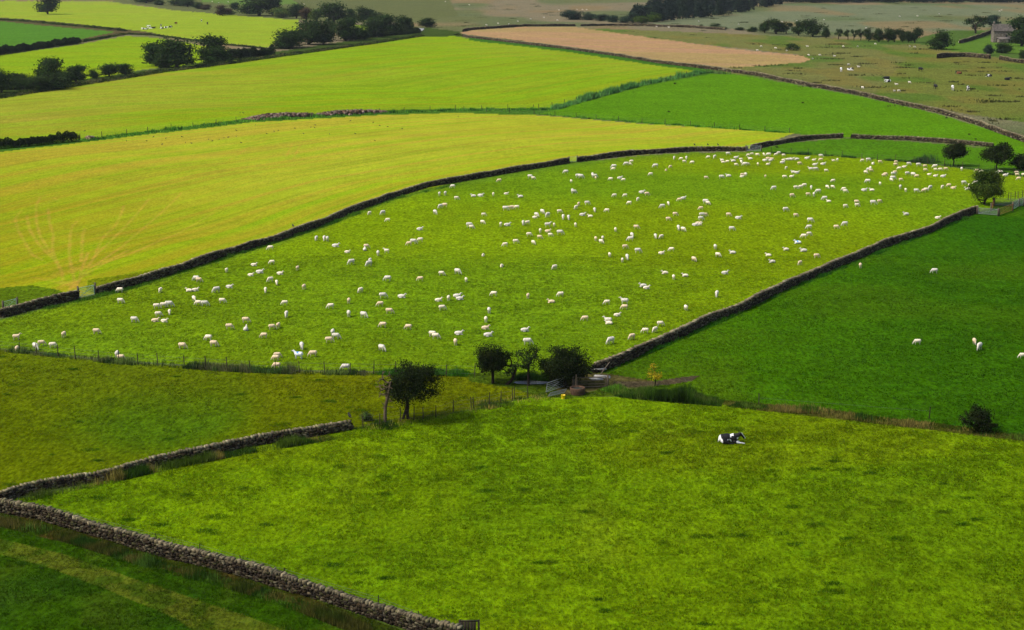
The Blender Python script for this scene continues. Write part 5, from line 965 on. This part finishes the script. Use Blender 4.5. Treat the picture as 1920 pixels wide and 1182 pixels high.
for side in (0, 1):
    for k in range(nr_):
        f0, f1 = k / nr_, (k + 1.15) / nr_; y0 = -.35 + (bd_ / 2 + .35) * f0; y1 = -.35 + (bd_ / 2 + .35) * min(f1, 1); z0 = bh_ - .15 + (rh + .3) * f0; z1 = bh_ - .15 + (rh + .3) * min(f1, 1)
        if side: y0, y1 = bd_ - y0, bd_ - y1
        xx = -.3
        while xx < bw_ + .2:
            ww = rb.uniform(.5, .9); z_ = rb.uniform(0, .03); m.add([[xx, y0, z0 + .1 + z_], [xx + ww * .96, y0, z0 + .1 + z_], [xx + ww * .96, y1, z1 + z_], [xx, y1, z1 + z_], [xx, y0, z0 + z_], [xx + ww * .96, y0, z0 + z_], [xx + ww * .96, y1, z1 - .08], [xx, y1, z1 - .08]], [[0, 1, 2, 3], [4, 7, 6, 5], [0, 4, 5, 1], [1, 5, 6, 2], [3, 2, 6, 7], [0, 3, 7, 4]], SL_ * rb.uniform(.75, 1.2)); xx += ww
r_o = link("roof", m.mesh("roof", M_SLATE), o)
m = MB(); m.box((.5, bd_ / 2, bh_ + rh + .55), (.7, .7, 1.3), 0, BC * .8); link("chimney", m.mesh("chimney", M_STONE), r_o)
m = MB(); m.box((1.8, -.09, .95), (1.0, .08, 1.9), 0, (.02, .018, .016)); link("door", m.mesh("door", M_WOOD), o)
m = MB(); m.box((1.8, -.12, 1.98), (1.5, .14, .22), 0, BC * 1.3); link("lintel", m.mesh("lintel", M_STONE), o)
m = MB(); m.box((5.4, -.09, 2.9), (.7, .08, .8), 0, (.02, .02, .022)); link("window", m.mesh("window", M_SLATE), o)
P = at(1872, 81); o = link("lean_to", None, loc=P, label="low stone lean-to with dark opening against the barn", cat="outbuilding", kind="thing"); m = MB(); L3 = 26 / s_; brick_panel(m, 0, L3 * .7, 0, 1.6, -.8, rb); brick_panel(m, -.8, 2.2, 0, 1.5, 0, rb, 'y'); m.box((L3 * .85, .6, .9), (L3 * .3, 2.6, 1.8), 0, BC * .6); link("wall", m.mesh("wall", M_STONE), o)
m = MB(); m.box((L3 * .82, -.78, .75), (1.3, .1, 1.5), 0, (.015, .014, .013)); link("doorway", m.mesh("doorway", M_WOOD), o)
m = MB(); m.add([[-.1, -1, 1.65], [L3 + .1, -1, 1.9], [L3 + .1, 1.9, 2.5], [-.1, 1.9, 2.4], [-.1, -1, 1.55], [L3 + .1, -1, 1.8], [L3 + .1, 1.9, 2.4], [-.1, 1.9, 2.3]], [[0, 1, 2, 3], [4, 7, 6, 5], [0, 4, 5, 1], [1, 5, 6, 2], [3, 2, 6, 7], [0, 3, 7, 4]], SL_); link("roof", m.mesh("roof", M_SLATE), o)
# small rough clumps standing alone in the green fields
for i, (x, y) in enumerate(((1265, 158), (1505, 194), (1254, 211), (1774, 222), (1817, 253), (1829, 262), (1746, 208), (1105, 223), (1456, 277))):
    far_tree(x, y, 5, 2.6, f"small dark thistle clump on the green fields, {ORD[sorted([1265, 1505, 1254, 1774, 1817, 1829, 1746, 1105, 1456]).index(x)]} from left", 'bush', 'mid', 3 + i, "thistle_clump", "weed clump", "thistle clumps on the green fields")

# ---------------------------------------------------------------- opaque cloud shapes added out of view to shade the near corners
M_CL = bpy.data.materials.new("added_shade_cloud"); M_CL.use_nodes = True; pc = M_CL.node_tree.nodes["Principled BSDF"]; pc.inputs["Base Color"].default_value = (.9, .9, .9, 1); pc.inputs["Roughness"].default_value = 1
def added_shade_cloud(gx, gy, rx, ry, alt, seed):
    rs_ = np.random.RandomState(seed); bm = bmesh.new(); c = Vector((gx, gy, 0)) + _d * (alt / _d.z)
    for i in range(22):
        a = rs_.rand() * 6.28; r = math.sqrt(rs_.rand()) * .8; M = Matrix.Translation(c + Vector((math.cos(a) * r * rx, math.sin(a) * r * ry, rs_.uniform(-8, 22)))) @ Matrix.Diagonal((rx * rs_.uniform(.22, .4), ry * rs_.uniform(.22, .4), rs_.uniform(14, 30), 1))
        bmesh.ops.create_icosphere(bm, subdivisions=3, radius=1, matrix=M)
    for v in bm.verts: v.co += Vector((rs_.randn(), rs_.randn(), rs_.randn())) * .6
    me = bpy.data.meshes.new("added_shade_cloud"); bm.to_mesh(me); bm.free(); me.materials.append(M_CL); me.polygons.foreach_set("use_smooth", np.ones(len(me.polygons), bool)); link("added_shade_cloud", me, kind="structure")
for q in ADDED_SHADE_CLOUDS: added_shade_cloud(*q)
if HAZE > 0:
    Mh = bpy.data.materials.new("haze"); Mh.use_nodes = True; th = Mh.node_tree; th.nodes.remove(th.nodes["Principled BSDF"]); pv = th.nodes.new("ShaderNodeVolumePrincipled")
    pv.inputs["Color"].default_value = (.82, .89, 1, 1); pv.inputs["Density"].default_value = HAZE; pv.inputs["Anisotropy"].default_value = .2; th.links.new(pv.outputs[0], th.nodes["Material Output"].inputs["Volume"])
    m = MB(); m.box((0, 900, 20), (3000, 2100, 60)); me = m.mesh("haze", Mh); me.materials.clear(); me.materials.append(Mh); link("haze", me, kind="stuff")
